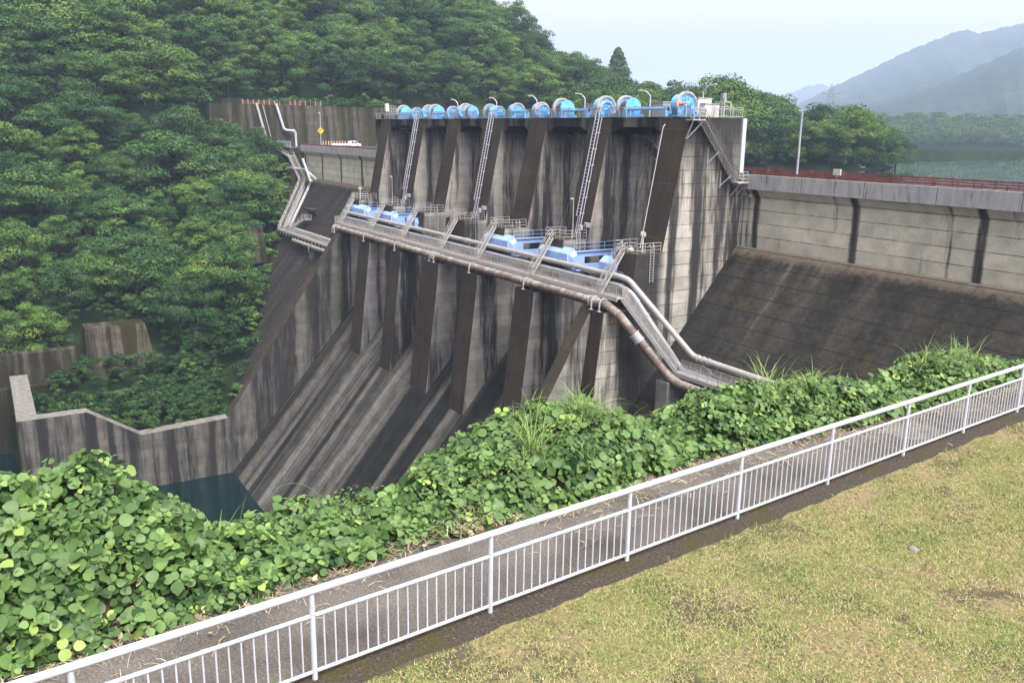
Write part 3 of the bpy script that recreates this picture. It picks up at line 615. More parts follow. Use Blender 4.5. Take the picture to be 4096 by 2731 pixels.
HO = [('back', 75.3, 1.5, 'big spoked hoist wheel behind the red horn at the near end of the deck'), ('drum', 85.9, 1.42, 'hoist drum with round blue flange in the bay nearest the steel stair'),
      ('gear', 88.5, 1.05, 'small spoked gear just left of the near flange drum'), ('back', 89.9, 1.45, 'big spoked wheel behind the small gear left of the near flange drum'),
      ('drum', 99.6, 1.42, 'brown rope drum with blue flange at the right of the third ladderless bay'), ('gear', 102.6, 1.0, 'small spoked gear behind the brown rope drum'), ('back', 104.5, 1.2, 'spoked wheel next to the small gear, left of the brown rope drum'),
      ('back', 110.9, 1.2, 'wide spoked wheel standing alone above the middle of the dam'), ('gear', 114.4, .9, 'smallest low gear wheel between two larger hoists over the middle bay'),
      ('drum', 118.8, 1.2, 'hoist drum at the top of the middle white ladder'), ('drum', 125.4, 1.2, 'flange drum on the fourth bay left of the middle ladder'), ('gear', 129.2, 1.1, 'spoked gear left of the flange drum on the fourth bay'), ('back', 127.6, 1.35, 'tall spoked wheel rising behind the fourth bay drum'),
      ('drum', 137.4, 1.35, 'flange drum right above the farthest white ladder'), ('gear', 142.7, 1.1, 'spoked gear left of the farthest ladder'), ('back', 141.0, 1.35, 'spoked wheel behind, between the two farthest drums'), ('drum', 150.5, 1.4, 'last hoist drum at the far left end of the deck')]
for k, x, R, lab in HO: hoist(k, x, R * .93, lab, HY + (1.0 if k == 'gear' else (-.5 if k == 'back' and x > 120 else 0)))
for a, b, lab in ((76.4, 84.0, 'long light blue drive shaft along the near bay of the deck'), (91.2, 97.4, 'light blue drive shaft over the second bay'), (105.8, 110, 'short blue drive shaft over the third bay'), (129.8, 135.2, 'blue drive shaft over the fifth bay'), (143.4, 148.6, 'blue drive shaft over the last bay')):
    t = thing('drive_shaft', lab, 'drive shaft', (a, -66.4, DZ)); mb = MB(); mb.tube([(a, -66.4, 2.62), (b, -66.4, 2.62)], .17, 10); mb.build('shaft', 'hoist_blue', t, True)
    for x in (a + .3, b - .3): m2 = MB(); m2.box((x - .3, -66.8, DZ + .045), (x + .3, -66.0, 2.5)); m2.tube([(x - .3, -66.4, 2.62), (x + .3, -66.4, 2.62)], .27, 10); m2.build('gear_box', 'hoist_blue', t)
# cabinets and instruments
def cabinet(name, lab, a, b, mat='cabinet_beige', lou=False, legs=0):
    t = thing(name, lab, 'cabinet', ((a[0] + b[0]) / 2, (a[1] + b[1]) / 2, a[2])); mb = MB(); mb.box(a, b); mb.build('case', mat, t)
    mb = MB(); mb.box((a[0] - .08, a[1] - .08, b[2]), (b[0] + .08, b[1] + .08, b[2] + .09)); mb.build('roof', 'steel_pale', t)
    mb = MB(); xm = a[0] - .012
    if lou:
        k = 8
        for i in range(k): zz = a[2] + .2 + (b[2] - a[2] - .35) * i / k; mb.box((xm, a[1] + .1, zz), (a[0] + .01, b[1] - .1, zz + .05))
        mb.build('louvre', 'steel_grey', t)
    else: mb.box((xm, (a[1] + b[1]) / 2 - .015, a[2] + .1), (a[0] + .01, (a[1] + b[1]) / 2 + .015, b[2] - .1)); mb.build('door_gap', 'dark_steel', t)
    return t
cabinet('control_cabinet', 'tall beige control cabinet behind the near hoist wheel', (74.95, -71.4, DZ + .045), (76.3, -69.4, 3.75))
cabinet('control_cabinet', 'lower beige cabinet to the right of the tall one', (74.1, -71.8, DZ + .045), (74.9, -69.7, 3.15))
cabinet('control_cabinet', 'grey louvred cabinet behind the second bay of the deck', (95.6, -71.8, DZ + .045), (97.6, -70.4, 3.5), 'steel_grey', True)
cabinet('control_cabinet', 'grey louvred cabinet behind the near bay of the deck', (82.0, -71.8, DZ + .045), (84.0, -70.4, 3.5), 'steel_grey', True)
t = thing('weather_sensor', 'grey camera housing on a white frame at the near deck corner', 'camera', (72.8, -71, DZ))
mb = MB(); 
for x in (72.1, 73.5):
    for y in (-71.6, -70.6): mb.bar((x, y, DZ + .04), (x, y, 3.35), .06)
for zz in (2.6, 3.35):
    mb.bar((72.1, -71.6, zz), (73.5, -71.6, zz), .06); mb.bar((72.1, -70.6, zz), (73.5, -70.6, zz), .06); mb.bar((72.1, -71.6, zz), (72.1, -70.6, zz), .06); mb.bar((73.5, -71.6, zz), (73.5, -70.6, zz), .06)
mb.build('frame', 'white_paint', t); mb = MB(); mb.box((72.5, -71.3, 3.38), (73.1, -70.9, 3.75)); mb.box((72.6, -71.35, 3.78), (72.95, -70.85, 4.3)); mb.build('camera', 'steel_grey', t)
t = thing('siren_horn', 'red warning horn pointing outward beside the near blue wheel', 'horn', (73.6, -66.2, DZ))
mb = MB(); mb.tube([(74.2, -65.9, 3.05), (73.7, -66.4, 3.12), (73.5, -66.7, 3.15)], [.26, .1, .07], 14); mb.build('horn', 'signal_red', t, True)
mb = MB(); mb.tube([(73.6, -66.5, DZ + .04), (73.6, -66.5, 3.1)], .06, 6); mb.bar((73.4, -66.3, DZ + .04), (73.6, -66.5, 2.6), .05); mb.build('stand', 'white_paint', t)
t = thing('signal_rack', 'small white lattice rack and box at the far left deck corner', 'rack', (158.6, -69, DZ)); mb = MB()
for k in range(4): mb.bar((157.3, -69.5 + .45 * k, DZ), (157.3, -69.5 + .45 * k, 4.2), .07)
for k in range(5): mb.bar((157.3, -69.5, 2.3 + .47 * k), (157.3, -68.15, 2.3 + .47 * k), .07)
mb.build('lattice', 'steel_pale', t); mb = MB(); mb.box((157.0, -67.9, 3.2), (157.6, -67.3, 4.6)); mb.bar((157.3, -67.6, DZ), (157.3, -67.6, 3.2), .1); mb.build('box', 'cabinet_beige', t)

# deck railing: posts are parts, bays of balusters stay in the infill
t = thing('deck_railing', 'grey steel railing along the front edge of the hoist deck', 'railing', (114, -65.1, DZ)); mb = MB()
n = 42
for k in range(n + 1):
    x = 71.35 + (156.5 - 71.35) * k / n; p = MB(); p.box((x - .04, -65.14, DZ + .04), (x + .04, -65.06, DZ + 1.15)); p.build('post', 'steel_grey', t)
for zz, r_ in ((1.15, .045), (.15, .03)): mb.tube([(71.35, -65.1, DZ + zz), (156.5, -65.1, DZ + zz)], r_, 6)
mb.build('rail', 'steel_grey', t); mb = MB()
x = 71.5
while x < 156.4:
    if int((x - 71.35) / 2.03) % 3 != 1: mb.box((x - .012, -65.115, DZ + .15), (x + .012, -65.09, DZ + 1.1))
    x += .19
for zz in (.5, .82): mb.tube([(71.35, -65.1, DZ + zz), (156.5, -65.1, DZ + zz)], .014, 4)
mb.build('infill', 'steel_grey', t)
t = thing('deck_railing', 'pale railing along the near end of the hoist deck above the stair', 'railing', (71.3, -69, DZ)); mb = MB()
rail_run(mb, [(71.3, -66.9, DZ + .04), (71.3, -72.6, DZ + .04)], 1.1, 1.4, 3, .045, .3, 6); mb.build('rail', 'steel_pale', t)

# steel stair on the near side of the gate tower
t = thing('stair', 'dark steel stair climbing the side of the gate tower to the hoist deck', 'stair', (70.6, -69, -5.2))
y0, z0, y1, z1 = -66.0, 1.35, -71.5, -5.15
for k in range(26):
    q = (k + .5) / 26; mb = MB(); yy = y0 + (y1 - y0) * q; zz = z0 + (z1 - z0) * q; mb.box((70.2, yy - .15, zz - .05), (71.1, yy + .15, zz)); mb.build('tread', 'steel_grey', t)
for x in (70.15, 71.1):
    mb = MB(); mb.bar((x, y0, z0 + .12), (x, y1, z1 + .12), .07, .2); mb.build('stringer', 'dark_steel', t)
mb = MB(); rail_run(mb, [(70.12, y0, z0 + .1), (70.12, y1, z1 + .1)], 1.05, .9, 3, .04, 0, 6); rail_run(mb, [(71.08, y0, z0 + .1), (71.08, y1, z1 + .1)], 1.05, 1.4, 2, .035, 0, 6)
mb.build('handrail', 'dark_steel', t)
mb = MB(); mb.box((70.1, -66.1, 1.3), (71.2, -64.4, 1.42)); mb.box((70.0, -73.0, -5.3), (71.1, -71.4, -5.16)); mb.build('landing', 'steel_pale', t)
mb = MB(); rail_run(mb, [(70.12, -71.5, -5.16), (70.12, -72.9, -5.16)], 1.1, .7, 3, .04); rail_run(mb, [(70.12, -64.5, 1.42), (70.12, -66.0, 1.42)], 1.1, .7, 3, .04); mb.build('landing_rail', 'steel_pale', t)
mb = MB()
for (a, b) in (((70.3, -66, 1.25), (71.2, -64.6, -.6)), ((70.3, -64.6, 1.25), (71.2, -64.5, -.6)), ((70.3, -68.5, -1.9), (71.2, -67.7, -3.2)), ((71.15, -67.7, -1.5), (71.15, -67.7, -3.3)), ((70.3, -70.6, -4.4), (71.2, -69.8, -5.6)), ((71.15, -69.8, -3.9), (71.15, -69.8, -5.8)), ((70.2, -72, -5.3), (71.2, -71.6, -6.7)), ((70.2, -72.9, -5.3), (71.2, -72.4, -6.7))): mb = MB(); mb.bar(a, b, .12); mb.build('bracket', 'steel_grey', t)
t = thing('floodlight', 'dark floodlight bracket under the foot of the steel stair', 'floodlight', (71, -72.8, -6.6)); mb = MB(); mb.bar((70.9, -73.3, -6.6), (69.2, -72.6, -6.5), .1); mb.box((69.2, -72.9, -6.75), (70.3, -72.4, -6.5)); mb.build('head', 'dark_steel', t)

# long white ladders on the pier faces
for (x, lab) in ((86.9, 'long white ladder on the pier nearest the steel stair'), (112.8, 'long white ladder on the middle pier'), (138.0, 'long white ladder on the pier farthest from us')):
    t = thing('pier_ladder', lab, 'ladder', (x, -61.7, -12.4), 'white ladders on the pier faces')
    PF = lambda z: -64.98 + 0.2043 * (1.54 - z)
    zt, zm = 1.75, -9.9
    for s in (-.42, .3):
        mb = MB(); mb.bar((x + s, PF(zt) + .55, zt), (x + s, PF(zm) + .55, zm), .08, .1); mb.build('rail', 'white_paint', t)
    mb = MB(); k = 0; z = zm
    while z < zt: mb.bar((x - .42, PF(z) + .55, z), (x + .3, PF(z) + .55, z), .07); z += .42
    mb.build('rungs', 'white_paint', t)
    mb = MB(); z = zm + .3
    while z < zt: mb.bar((x - .42, PF(z) + .55, z), (x - .5, PF(z) - .05, z), .08); z += 1.9
    mb.bar((x - .5, PF(zt) + .2, zt), (x - .5, PF(-12.4) + .2, -12.4), .08); mb.build('bracket', 'white_paint', t)
    mb = MB(); 
    for s in (-.3, .1): mb.bar((x + s, PF(zm) + .4, zm), (x + s, PF(-12.5) + .4, -12.5), .06)
    z = -12.4
    while z < zm: mb.bar((x - .3, PF(z) + .4, z), (x + .1, PF(z) + .4, z), .05); z += .32
    for s in (-.42, .3): mb.tube([(x + s, PF(zt) + .55, zt), (x + s, PF(zt) + .5, zt + .7), (x + s, PF(zt) + .1, zt + .75), (x + s, PF(zt) - .2, zt)], .05, 6)
    mb.build('lower_ladder', 'white_paint', t)
t = thing('cable', 'thin white cable conduit running down the nearest pier face', 'cable', (74.5, -62, -12.4)); mb = MB(); mb.tube([(74.6, -64.5, .9), (74.55, -64.2, .6), (74.5, -61.75, -12.4)], .05, 6); mb.build('conduit', 'white_paint', t)
# hanging cables in the bays
for x, y0_ in ((80.5, -70.5), (94.0, -71), (106.8, -71), (119.8, -71)):
    t = thing('hoist_rope', 'pair of dark slanting hoist ropes hanging in a gate bay', 'rope', (x, y0_, .6), 'hoist ropes in the gate bays'); mb = MB()
    for q in (0, .8): mb.tube([(x + q, -68.5, .7), (x + q, -63.0 - 1.5, -13)], .035, 5)
    mb.build('rope', 'dark_steel', t)

# ------------------------------------------------------------------ low pier platforms: railings, ship ladders, side ladders
ORD = ['nearest pier', 'second pier from the near end', 'third pier from the near end', 'middle and widest pier', 'third pier from the far end', 'second pier from the far end', 'farthest pier']
for i, (a, b) in enumerate(PIERS):
    lx = (a + b) / 2 + (.2 if i != 3 else -.9); yF = -58.75; zp = -12.5
    t = thing('platform_railing', 'railing round the platform of the ' + ORD[i], 'railing', (a, yF, zp), 'railings on the low pier platforms')
    mb = MB(); rail_run(mb, [(lx - .45, yF, zp), (a + .1, yF, zp), (a + .1, -62.0, zp)], 1.1, 1.1, 3, .035); mb.build('rail', 'steel_pale', t)
    mb = MB(); rail_run(mb, [(lx + .5, yF, zp), (b - .1, yF, zp), (b - .1, -61.8, zp)], 1.1, 1.1, 3, .035); mb.build('rail', 'steel_pale', t)
    t = thing('ship_ladder', 'steep white ship ladder from the walkway up to the ' + ORD[i], 'ladder', (lx, -56.6, -16.85), 'ship ladders up to the low pier platforms')
    f = (lx + .5, -55.9, -16.85); p = (lx, -58.45, -12.5)
    for s in (-.36, .36):
        mb = MB(); mb.bar((f[0] + s, f[1], f[2]), (p[0] + s, p[1], p[2] + .1), .06, .2); mb.build('stringer', 'steel_pale', t)
    for k in range(15):
        q = lerp(f, p, (k + .6) / 15.2); mb = MB(); mb.box((q[0] - .36, q[1] - .09, q[2] - .02), (q[0] + .36, q[1] + .09, q[2] + .03)); mb.build('tread', 'steel_pale', t)
    mb = MB()
    for s in (-.42, .42):
        for hh in (.5, .95): mb.tube([(f[0] + s, f[1] + .1, f[2] + hh), (p[0] + s, p[1] + .25, p[2] + hh - .15), (p[0] + s, p[1] - .25, p[2] + hh + .15)], .035, 5)
        for k in range(6): q = lerp(f, p, k / 5); mb.bar((q[0] + s, q[1], q[2]), (q[0] + s, q[1] + .12, q[2] + .95), .04)
    mb.build('handrail', 'steel_pale', t)
    deep = i in (3, 4); zb = -18.3 if deep else -15.6; yl = -60.6
    t = thing('side_ladder', ('tall ' if deep else 'short ') + 'rung ladder down the side of the ' + ORD[i], 'ladder', (a - .2, yl, zb), 'rung ladders on the pier sides')
    mb = MB()
    for s in (-.25, .25): mb.tube([(a - .22, yl + s, zb), (a - .22, yl + s, -11.9), (a - .05, yl + s, -11.5), (a + .3, yl + s, -11.9)], .035, 5)
    z = zb + .2
    while z < -12.3: mb.bar((a - .22, yl - .25, z), (a - .22, yl + .25, z), .035); z += .3
    mb.build('rails_and_rungs', 'steel_grey' if deep else 'steel_pale', t)
# posts and lamps on the platforms
street_lamp('slender lamp on the second pier platform by the near ladder', (86.2, -60.9, -12.5), 4.6, (.5, .1), None, 'arm', 'grey_pipe_paint', .06)
street_lamp('slender lamp on the sixth pier platform by the far ladder', (138.9, -60.4, -12.5), 4.6, (.6, .1), None, 'arm', 'grey_pipe_paint', .05)
for (x, y, z, lab) in ((72.2, -60.2, -12.5, 'round sensor on a white post on the nearest platform'), (151.3, -59.5, -12.5, 'round sensor on a white post on the farthest platform')):
    t = thing('sensor_post', lab, 'sensor post', (x, y, z)); mb = MB(); mb.tube([(x, y, z), (x, y, z + 1.75)], .08, 7); mb.build('post', 'white_paint', t)
    mb = MB(); mb.disc_x((y, z + 1.95), .32, x - .12, x + .12, 14); mb.disc_x((y, z + 1.95), .16, x - .2, x - .12, 12); mb.build('head', 'steel_pale', t)
t = thing('valve', 'small white dome valve on the nearest platform', 'valve', (73.2, -59.6, -12.5)); mb = MB(); mb.ball((73.2, -59.4, -12.3), (.4, .4, .3)); mb.tube([(73.2, -59.4, -12.5), (73.2, -59.4, -11.8)], .12, 6); mb.build('dome', 'steel_pale', t, True)
for i, k in ((1, 0), (3, 1), (5, 2)):
    a, b = PIERS[i]; x = a - .15; y = -61.4
    t = thing('floodlight', 'grey floodlight on the railing of the ' + ORD[i], 'floodlight', (x, y, -11.4)); mb = MB(); mb.bar((x + .1, y, -12.4), (x - .3, y, -10.7), .06); mb.build('arm', 'steel_grey', t)
    mb = MB(); mb.hexa([(x - .9, y - .3, -11.0), (x - .35, y - .3, -10.85), (x - .35, y + .3, -10.85), (x - .9, y + .3, -11.0)], [(x - .9, y - .35, -10.5), (x - .3, y - .2, -10.45), (x - .3, y + .2, -10.45), (x - .9, y + .35, -10.5)]); mb.build('head', 'steel_grey', t)
    t = thing('junction_box', 'white box on the railing of the ' + ORD[i], 'box', (x + .6, y, -11.4)); mb = MB(); mb.box((x + .35, y - .15, -11.5), (x + .8, y + .15, -10.85)); mb.build('case', 'white_paint', t); mb = MB(); mb.bar((x + .57, y, -12.5), (x + .57, y, -11.5), .08); mb.build('post', 'steel_grey', t)

# ------------------------------------------------------------------ pale blue trunnion girders and gate arms
def girder(x0, x1, lab, arms):
    t = thing('trunnion_girder', lab, 'girder', ((x0 + x1) / 2, -57.9, -15.7), 'blue trunnion girders of the radial gates')
    yb, yf = -59.1, -58.02
    mb = MB(); prof = [(yb, -13.3), (yb + .35, -13.25), (yf, -13.9), (yf, -15.2), (yb + .3, -15.75), (yb, -15.75)]
    mb.prism_x(prof, x0 + .5, x1 - .1); mb.hexa([(x0, yb, -15.3), (x0 + .5, yb, -15.6), (x0 + .5, yf - .2, -15.3), (x0, yf - .5, -15.2)], [(x0, yb, -13.9), (x0 + .5, yb, -13.5), (x0 + .5, yf - .2, -13.9), (x0, yf - .5, -14.3)])
    mb.build('beam', 'gate_arm_blue', t)
    mb = MB(); mb.box((x0 - .9, yb - .6, -15.7), (x0 + .05, yf - .3, -15.55)); rail_run(mb, [(x0 - .9, yf - .3, -15.55), (x0, yf - .3, -15.55)], .9, .5, 3, .03); mb.box((x0 - .7, yf - .9, -15.5), (x0 - .3, yf - .5, -14.9)); mb.build('bearing_stand', 'gate_arm_blue', t)
    for xa in arms:
        mb = MB(); Y0, Y1 = -58.6, -71.0
        # plate with a long slot: built from strips round the hole
        zt = lambda y: -13.75 - .0 * (y - Y0); zb = lambda y: -15.6 - .12 * (Y0 - y) * .4
        def strip(ya, yb2, a0, a1, b0, b1): mb.hexa([(xa - .12, ya, a0), (xa + .12, ya, a0), (xa + .12, yb2, b0), (xa - .12, yb2, b0)], [(xa - .12, ya, a1), (xa + .12, ya, a1), (xa + .12, yb2, b1), (xa - .12, yb2, b1)])
        strip(Y0, -60.6, -15.5, -13.75, -15.7, -13.75); strip(-60.6, -64.4, -14.35, -13.75, -14.35, -13.75); strip(-60.6, -64.4, -16.1, -15.2, -17.0, -15.2); strip(-64.4, Y1, -17.0, -13.75, -19, -13.6)
        mb.box((xa - .3, Y0, -13.75), (xa + .3, Y1, -13.68)); mb.build('arm', 'gate_arm_blue', t)
        mb = MB(); rail_run(mb, [(xa, -59.2, -13.68), (xa, -66.5, -13.68)], .95, 1.5, 2, .03); mb.build('arm_rail', 'gate_arm_blue', t)
    return t
girder(82.6, 89.3, 'pale blue girder across the second pier, behind the ship ladder', [83.3])
girder(96.1, 103.0, 'pale blue girder across the third pier', [97.0])
girder(73.9, 77.0, 'pale blue girder end beside the nearest ship ladder', [76.3])
girder(145.4, 154.3, 'pale blue girder across the farthest pier', [146.2])
girder(133.6, 141.0, 'pale blue girder across the sixth pier', [134.4])
girder(124.2, 128.2, 'pale blue girder end left of the fifth ship ladder', [127.6])

# ------------------------------------------------------------------ the walkway and its three pipes
WY0, WY1, WZ = -55.65, -56.95, -16.85
t = thing('walkway', 'long pale steel walkway running across all the piers', 'walkway', (112, -56.3, WZ))
mb = MB(); mb.box((70.4, WY1, WZ - .08), (154.4, WY0, WZ)); mb.build('floor', 'grating_steel', t)
mb = MB(); mb.box((70.4, WY0, WZ - .28), (154.4, WY0 + .09, WZ + .1)); mb.box((70.4, WY1 - .09, WZ - .28), (154.4, WY1, WZ + .1)); mb.build('edge_beam', 'steel_pale', t)
def walk_rail(y, lab=None):
    mb = MB(); n = 56
    for k in range(n + 1):
        x = 70.5 + 83.8 * k / n; mb.bar((x, y, WZ), (x, y, WZ + 1.15), .06)
    for hh in (1.15, .98, .13): mb.tube([(70.5, y, WZ + hh), (154.3, y, WZ + hh)], .028, 5)
    x = 70.5
    while x < 154.3: mb.box((x - .014, y - .012, WZ + .13), (x + .014, y + .012, WZ + .98)); x += .17
    mb.build('railing', 'steel_pale', t)
walk_rail(WY0 + .04); walk_rail(WY1 - .04)
mb = MB(); rail_run(mb, [(154.3, WY0, WZ), (154.3, WY1, WZ)], 1.15, .6, 3, .03, .17); mb.build('end_railing', 'steel_pale', t)
for k in range(29):
    x = 72 + 2.95 * k; mb = MB(); mb.box((x - .05, WY0 + .03, WZ - 1.0), (x + .05, WY0 + .12, WZ - .25)); mb.box((x - .06, WY1, WZ - .3), (x + .06, WY0, WZ - .12)); mb.build('hanger', 'steel_pale', t)
t2 = thing('water_pipe', 'thick rusty brown water pipe under the long walkway', 'pipe', (112, -55.1, -18.4))
BY, BZ, BR = -55.15, -17.6, .5
pts = [(153.2, BY, BZ), (74, BY, BZ), (71.6, BY - .1, BZ - .1), (70.2, BY - .5, BZ - .8), (66.9, -59.3, -24.0), (65.9, -59.7, -24.9), (64.6, -59.8, -25.2), (40, -59.8, -25.3)]
mb = MB(); mb.tube(pts[:2], BR, 16); mb.build('pipe_body', 'rusty_pipe', t2, True)
mb = MB(); mb.tube(pts[1:], BR, 16); mb.build('bend', 'rusty_pipe', t2, True)
def ring_support(x):
    mb = MB(); mb.disc_x((BY, BZ), BR + .12, x - .07, x + .07, 22, 0, BR + .01, math.radians(-20), math.radians(200))
    for s in (-1, 1): mb.box((x - .06, BY + s * (BR + .1) - .06, -18.3), (x + .06, BY + s * (BR + .1) + .06, BZ)); mb.box((x - .2, BY + s * (BR + .1) - .16, -18.4), (x + .2, BY + s * (BR + .1) + .16, -18.3))
    mb.build('support', 'steel_pale', t2)
for a, b in PIERS: ring_support((a + b) / 2 + .2)
ring_support(111.3); ring_support(152.9); ring_support(72.0)
for x in (112.2, 152.2, 71.9 + 1.9):
    mb = MB()
    for q in (-.28, .28): mb.tube([(x + q - .05, BY, BZ), (x + q + .05, BY, BZ)], BR + .13, 20)
    for k in range(18): aa = k * math.pi / 9; mb.bar((x - .28, BY + (BR + .1) * math.cos(aa), BZ + (BR + .1) * math.sin(aa)), (x + .28, BY + (BR + .1) * math.cos(aa), BZ + (BR + .1) * math.sin(aa)), .06)
    mb.build('coupling', 'steel_pale', t2)
d = (Vector(pts[4]) - Vector(pts[3])).normalized(); c = Vector(lerp(pts[3], pts[4], .42)); mb = MB(); mb.tube([c - d * .5, c + d * .5], BR + .05, 18); mb.build('sleeve', 'grey_pipe_paint', t2)
for q in (-.45, .45): mb = MB(); mb.tube([c + d * (q - .05), c + d * (q + .05)], BR + .13, 18); mb.build('coupling', 'steel_pale', t2)
pipe('water_pipe', 'white water pipe crossing in front of the blue girders and down the near side', [(154, -57.45, -14.9), (72.2, -57.45, -14.9), (71.0, -57.6, -15.1), (65.2, -61.9, -22.6), (40, -62.0, -22.9)], .31, 'white_pipe_paint', 12,
     flange=[(0, 1, .1), (0, 1, .26), (0, 1, .42), (0, 1, .58), (0, 1, .74), (0, 1, .9), (0, 1, .985), (3, 4, .03), (3, 4, .06), (3, 4, .09)])
pipe('water_pipe', 'grey water pipe between walkway and white pipe, bending down at the near end', [(152.5, -57.25, -15.85), (72.2, -57.25, -15.85), (70.6, -57.6, -16.3), (66.3, -61.4, -24.2), (45, -61.6, -24.6)], .29, 'grey_pipe_paint', 12, flange=[(1, 2, .2), (2, 3, .12), (2, 3, .3)])
for x, q in ((142, 0), (129.5, 0), (116.5, 0), (103.4, 0), (90.4, 0), (76.0, 0)):
    tt = thing('pipe_bracket', 'triangular steel bracket under the white water pipe', 'bracket', (x, -58, -15.9), 'brackets of the white water pipe')
    mb = MB(); mb.bar((x, -58.6, -15.35), (x, -57.5, -15.35), .12); mb.bar((x, -58.5, -16.2), (x, -57.55, -15.4), .1); mb.bar((x + .5, -58.5, -16.2), (x, -57.55, -15.4), .1); mb.build('strut', 'steel_grey', tt)
tt = thing('pipe_bracket', 'steel bracket holding the white pipe off the near dam slope', 'bracket', (63.6, -62.4, -23.6)); mb = MB(); mb.bar((63.4, -61.6, -23.05), (63.4, -62.9, -23.05), .14); mb.bar((63.4, -61.7, -23.1), (63.4, -63.1, -24.3), .12); mb.bar((62.5, -62.9, -23.1), (63.4, -63.1, -24.3), .1); mb.build('strut', 'steel_grey', tt)
# stair from the walkway's near end down to the wing, and the lower walkway
t = thing('stair', 'steep grey steel stair leading from the walkway down the near side of the piers', 'stair', (66.5, -59, -24.3))
f = (70.3, -56.3, WZ); p = (66.1, -60.4, -24.1)
dv = Vector((p[0] - f[0], p[1] - f[1], 0)).normalized(); sv = Vector((-dv.y, dv.x, 0))
for s in (-.62, .62):
    o = sv * s; mb = MB(); mb.bar(Vector(f) + o, Vector(p) + o, .08, .3); mb.build('stringer', 'steel_grey', t)
    mb = MB(); rail_run(mb, [tuple(Vector(f) + o), tuple(Vector(p) + o)], 1.1, 1.0, 3, .03, .16); mb.build('handrail', 'steel_pale', t)
for k in range(34):
    q = Vector(lerp(f, p, (k + .5) / 34)); mb = MB(); mb.bar(q - sv * .6, q + sv * .6, .24, .05); mb.build('tread', 'grating_steel', t)
t = thing('walkway', 'short lower walkway along the near wing ending behind the vines', 'walkway', (60, -60.6, -24.2))
mb = MB(); mb.box((40, -61.3, -24.28), (66.4, -60.0, -24.2)); mb.build('floor', 'grating_steel', t)
mb = MB(); rail_run(mb, [(65.6, -60.05, -24.2), (40, -60.05, -24.2)], 1.1, 1.5, 3, .03, .17); mb.build('railing', 'steel_pale', t); mb = MB(); rail_run(mb, [(66.3, -61.25, -24.2), (40, -61.25, -24.2)], 1.1, 1.5, 3, .03, .17); mb.build('railing', 'steel_pale', t)
mb = MB(); mb.box((40, -60.0, -24.5), (66.4, -59.92, -24.12)); mb.build('edge_beam', 'steel_grey', t)

# left wing: lower walkway, long stair, pipes
t = thing('walkway', 'short walkway on the left wing with a rusty pipe beneath it', 'walkway', (190, -61.5, -23.9))
LZ2 = -23.75
mb = MB(); mb.box((152.5, -62.2, LZ2 - .08), (209.5, -61.0, LZ2)); mb.build('floor', 'grating_steel', t)
mb = MB(); rail_run(mb, [(152.5, -61.02, LZ2), (209.5, -61.02, LZ2)], 1.1, 1.6, 3, .03, .2); mb.build('railing', 'steel_pale', t); mb = MB(); rail_run(mb, [(152.5, -62.18, LZ2), (205, -62.18, LZ2)], 1.1, 1.6, 3, .03, .2); mb.build('railing', 'steel_pale', t)
mb = MB(); mb.box((152.5, -61.0, LZ2 - .3), (209.5, -60.9, LZ2 + .08)); mb.build('edge_beam', 'steel_pale', t)
for k in range(24): x = 154 + 2.3 * k; mb = MB(); mb.box((x - .05, -60.95, LZ2 - .95), (x + .05, -60.86, LZ2 - .2)); mb.build('hanger', 'steel_pale', t)
t = thing('water_pipe', 'rusty brown pipe below the left wing walkway', 'pipe', (180, -60.7, -25.4)); mb = MB(); mb.tube([(152, -60.6, -25.05), (196, -60.6, -25.05)], .5, 14); mb.build('pipe_body', 'rusty_pipe', t, True)
for x in (171, 183.5):
    mb = MB(); mb.disc_x((-60.6, -25.05), .62, x - .07, x + .07, 20, 0, .51, math.radians(-20), math.radians(200))
    for s in (-1, 1): mb.box((x - .06, -60.6 + s * .6 - .06, -26), (x + .06, -60.6 + s * .6 + .06, -25.05))
    mb.build('support', 'steel_pale', t)
def stair_flight(name, lab, pts, wdt, nt, mat='steel_pale'):
    t = thing(name, lab, 'stair', pts[-1])
    for f, p in zip(pts[:-1], pts[1:]):
        f = Vector(f); p = Vector(p); dv = Vector((p.x - f.x, p.y - f.y, 0)).normalized(); sv = Vector((-dv.y, dv.x, 0)); L = (p - f).length
        flat = abs(p.z - f.z) < .4
        for s in (-wdt / 2, wdt / 2):
            o = sv * s; mb = MB(); mb.bar(f + o, p + o, .1, .34); mb.build('stringer', mat, t); mb = MB(); rail_run(mb, [tuple(f + o), tuple(p + o)], 1.15, 1.6, 3, .045, 0); mb.build('handrail', mat, t)
        if flat: mb = MB(); mb.bar(f, p, wdt, .08); mb.build('landing', 'grating_steel', t)
        else:
            n = max(3, int(L / .36)); mb = MB()
            for k in range(n): q = f.lerp(p, (k + .5) / n); mb.bar(q - sv * wdt / 2, q + sv * wdt / 2, .26, .05)
            mb.build('treads', 'steel_pale', t)
    return t
stair_flight('stair', 'long zigzag white steel stair down the left wing from the road', [(241, -70.2, -4.3), (236.6, -70.4, -5.9), (233.6, -70.2, -6.0), (225.2, -70, -7.2), (216.6, -70.0, -13.1), (208.5, -61.7, -23.7)], 1.5, 40)
stair_flight('stair', 'small side stair with railing off the left wing walkway', [(197, -64.9, -20.6), (199.6, -64.4, -20.7), (204.2, -62.0, -23.7)][::1], 1.0, 8)
t = thing('platform_railing', 'white railing round the road-side platform above the left stair', 'railing', (230, -70.4, -5.2)); mb = MB(); rail_run(mb, [(238.5, -70.5, -5.2), (226.8, -70.5, -5.2)], 1.7, 1.3, 4, .07); mb.build('rail', 'white_paint', t)
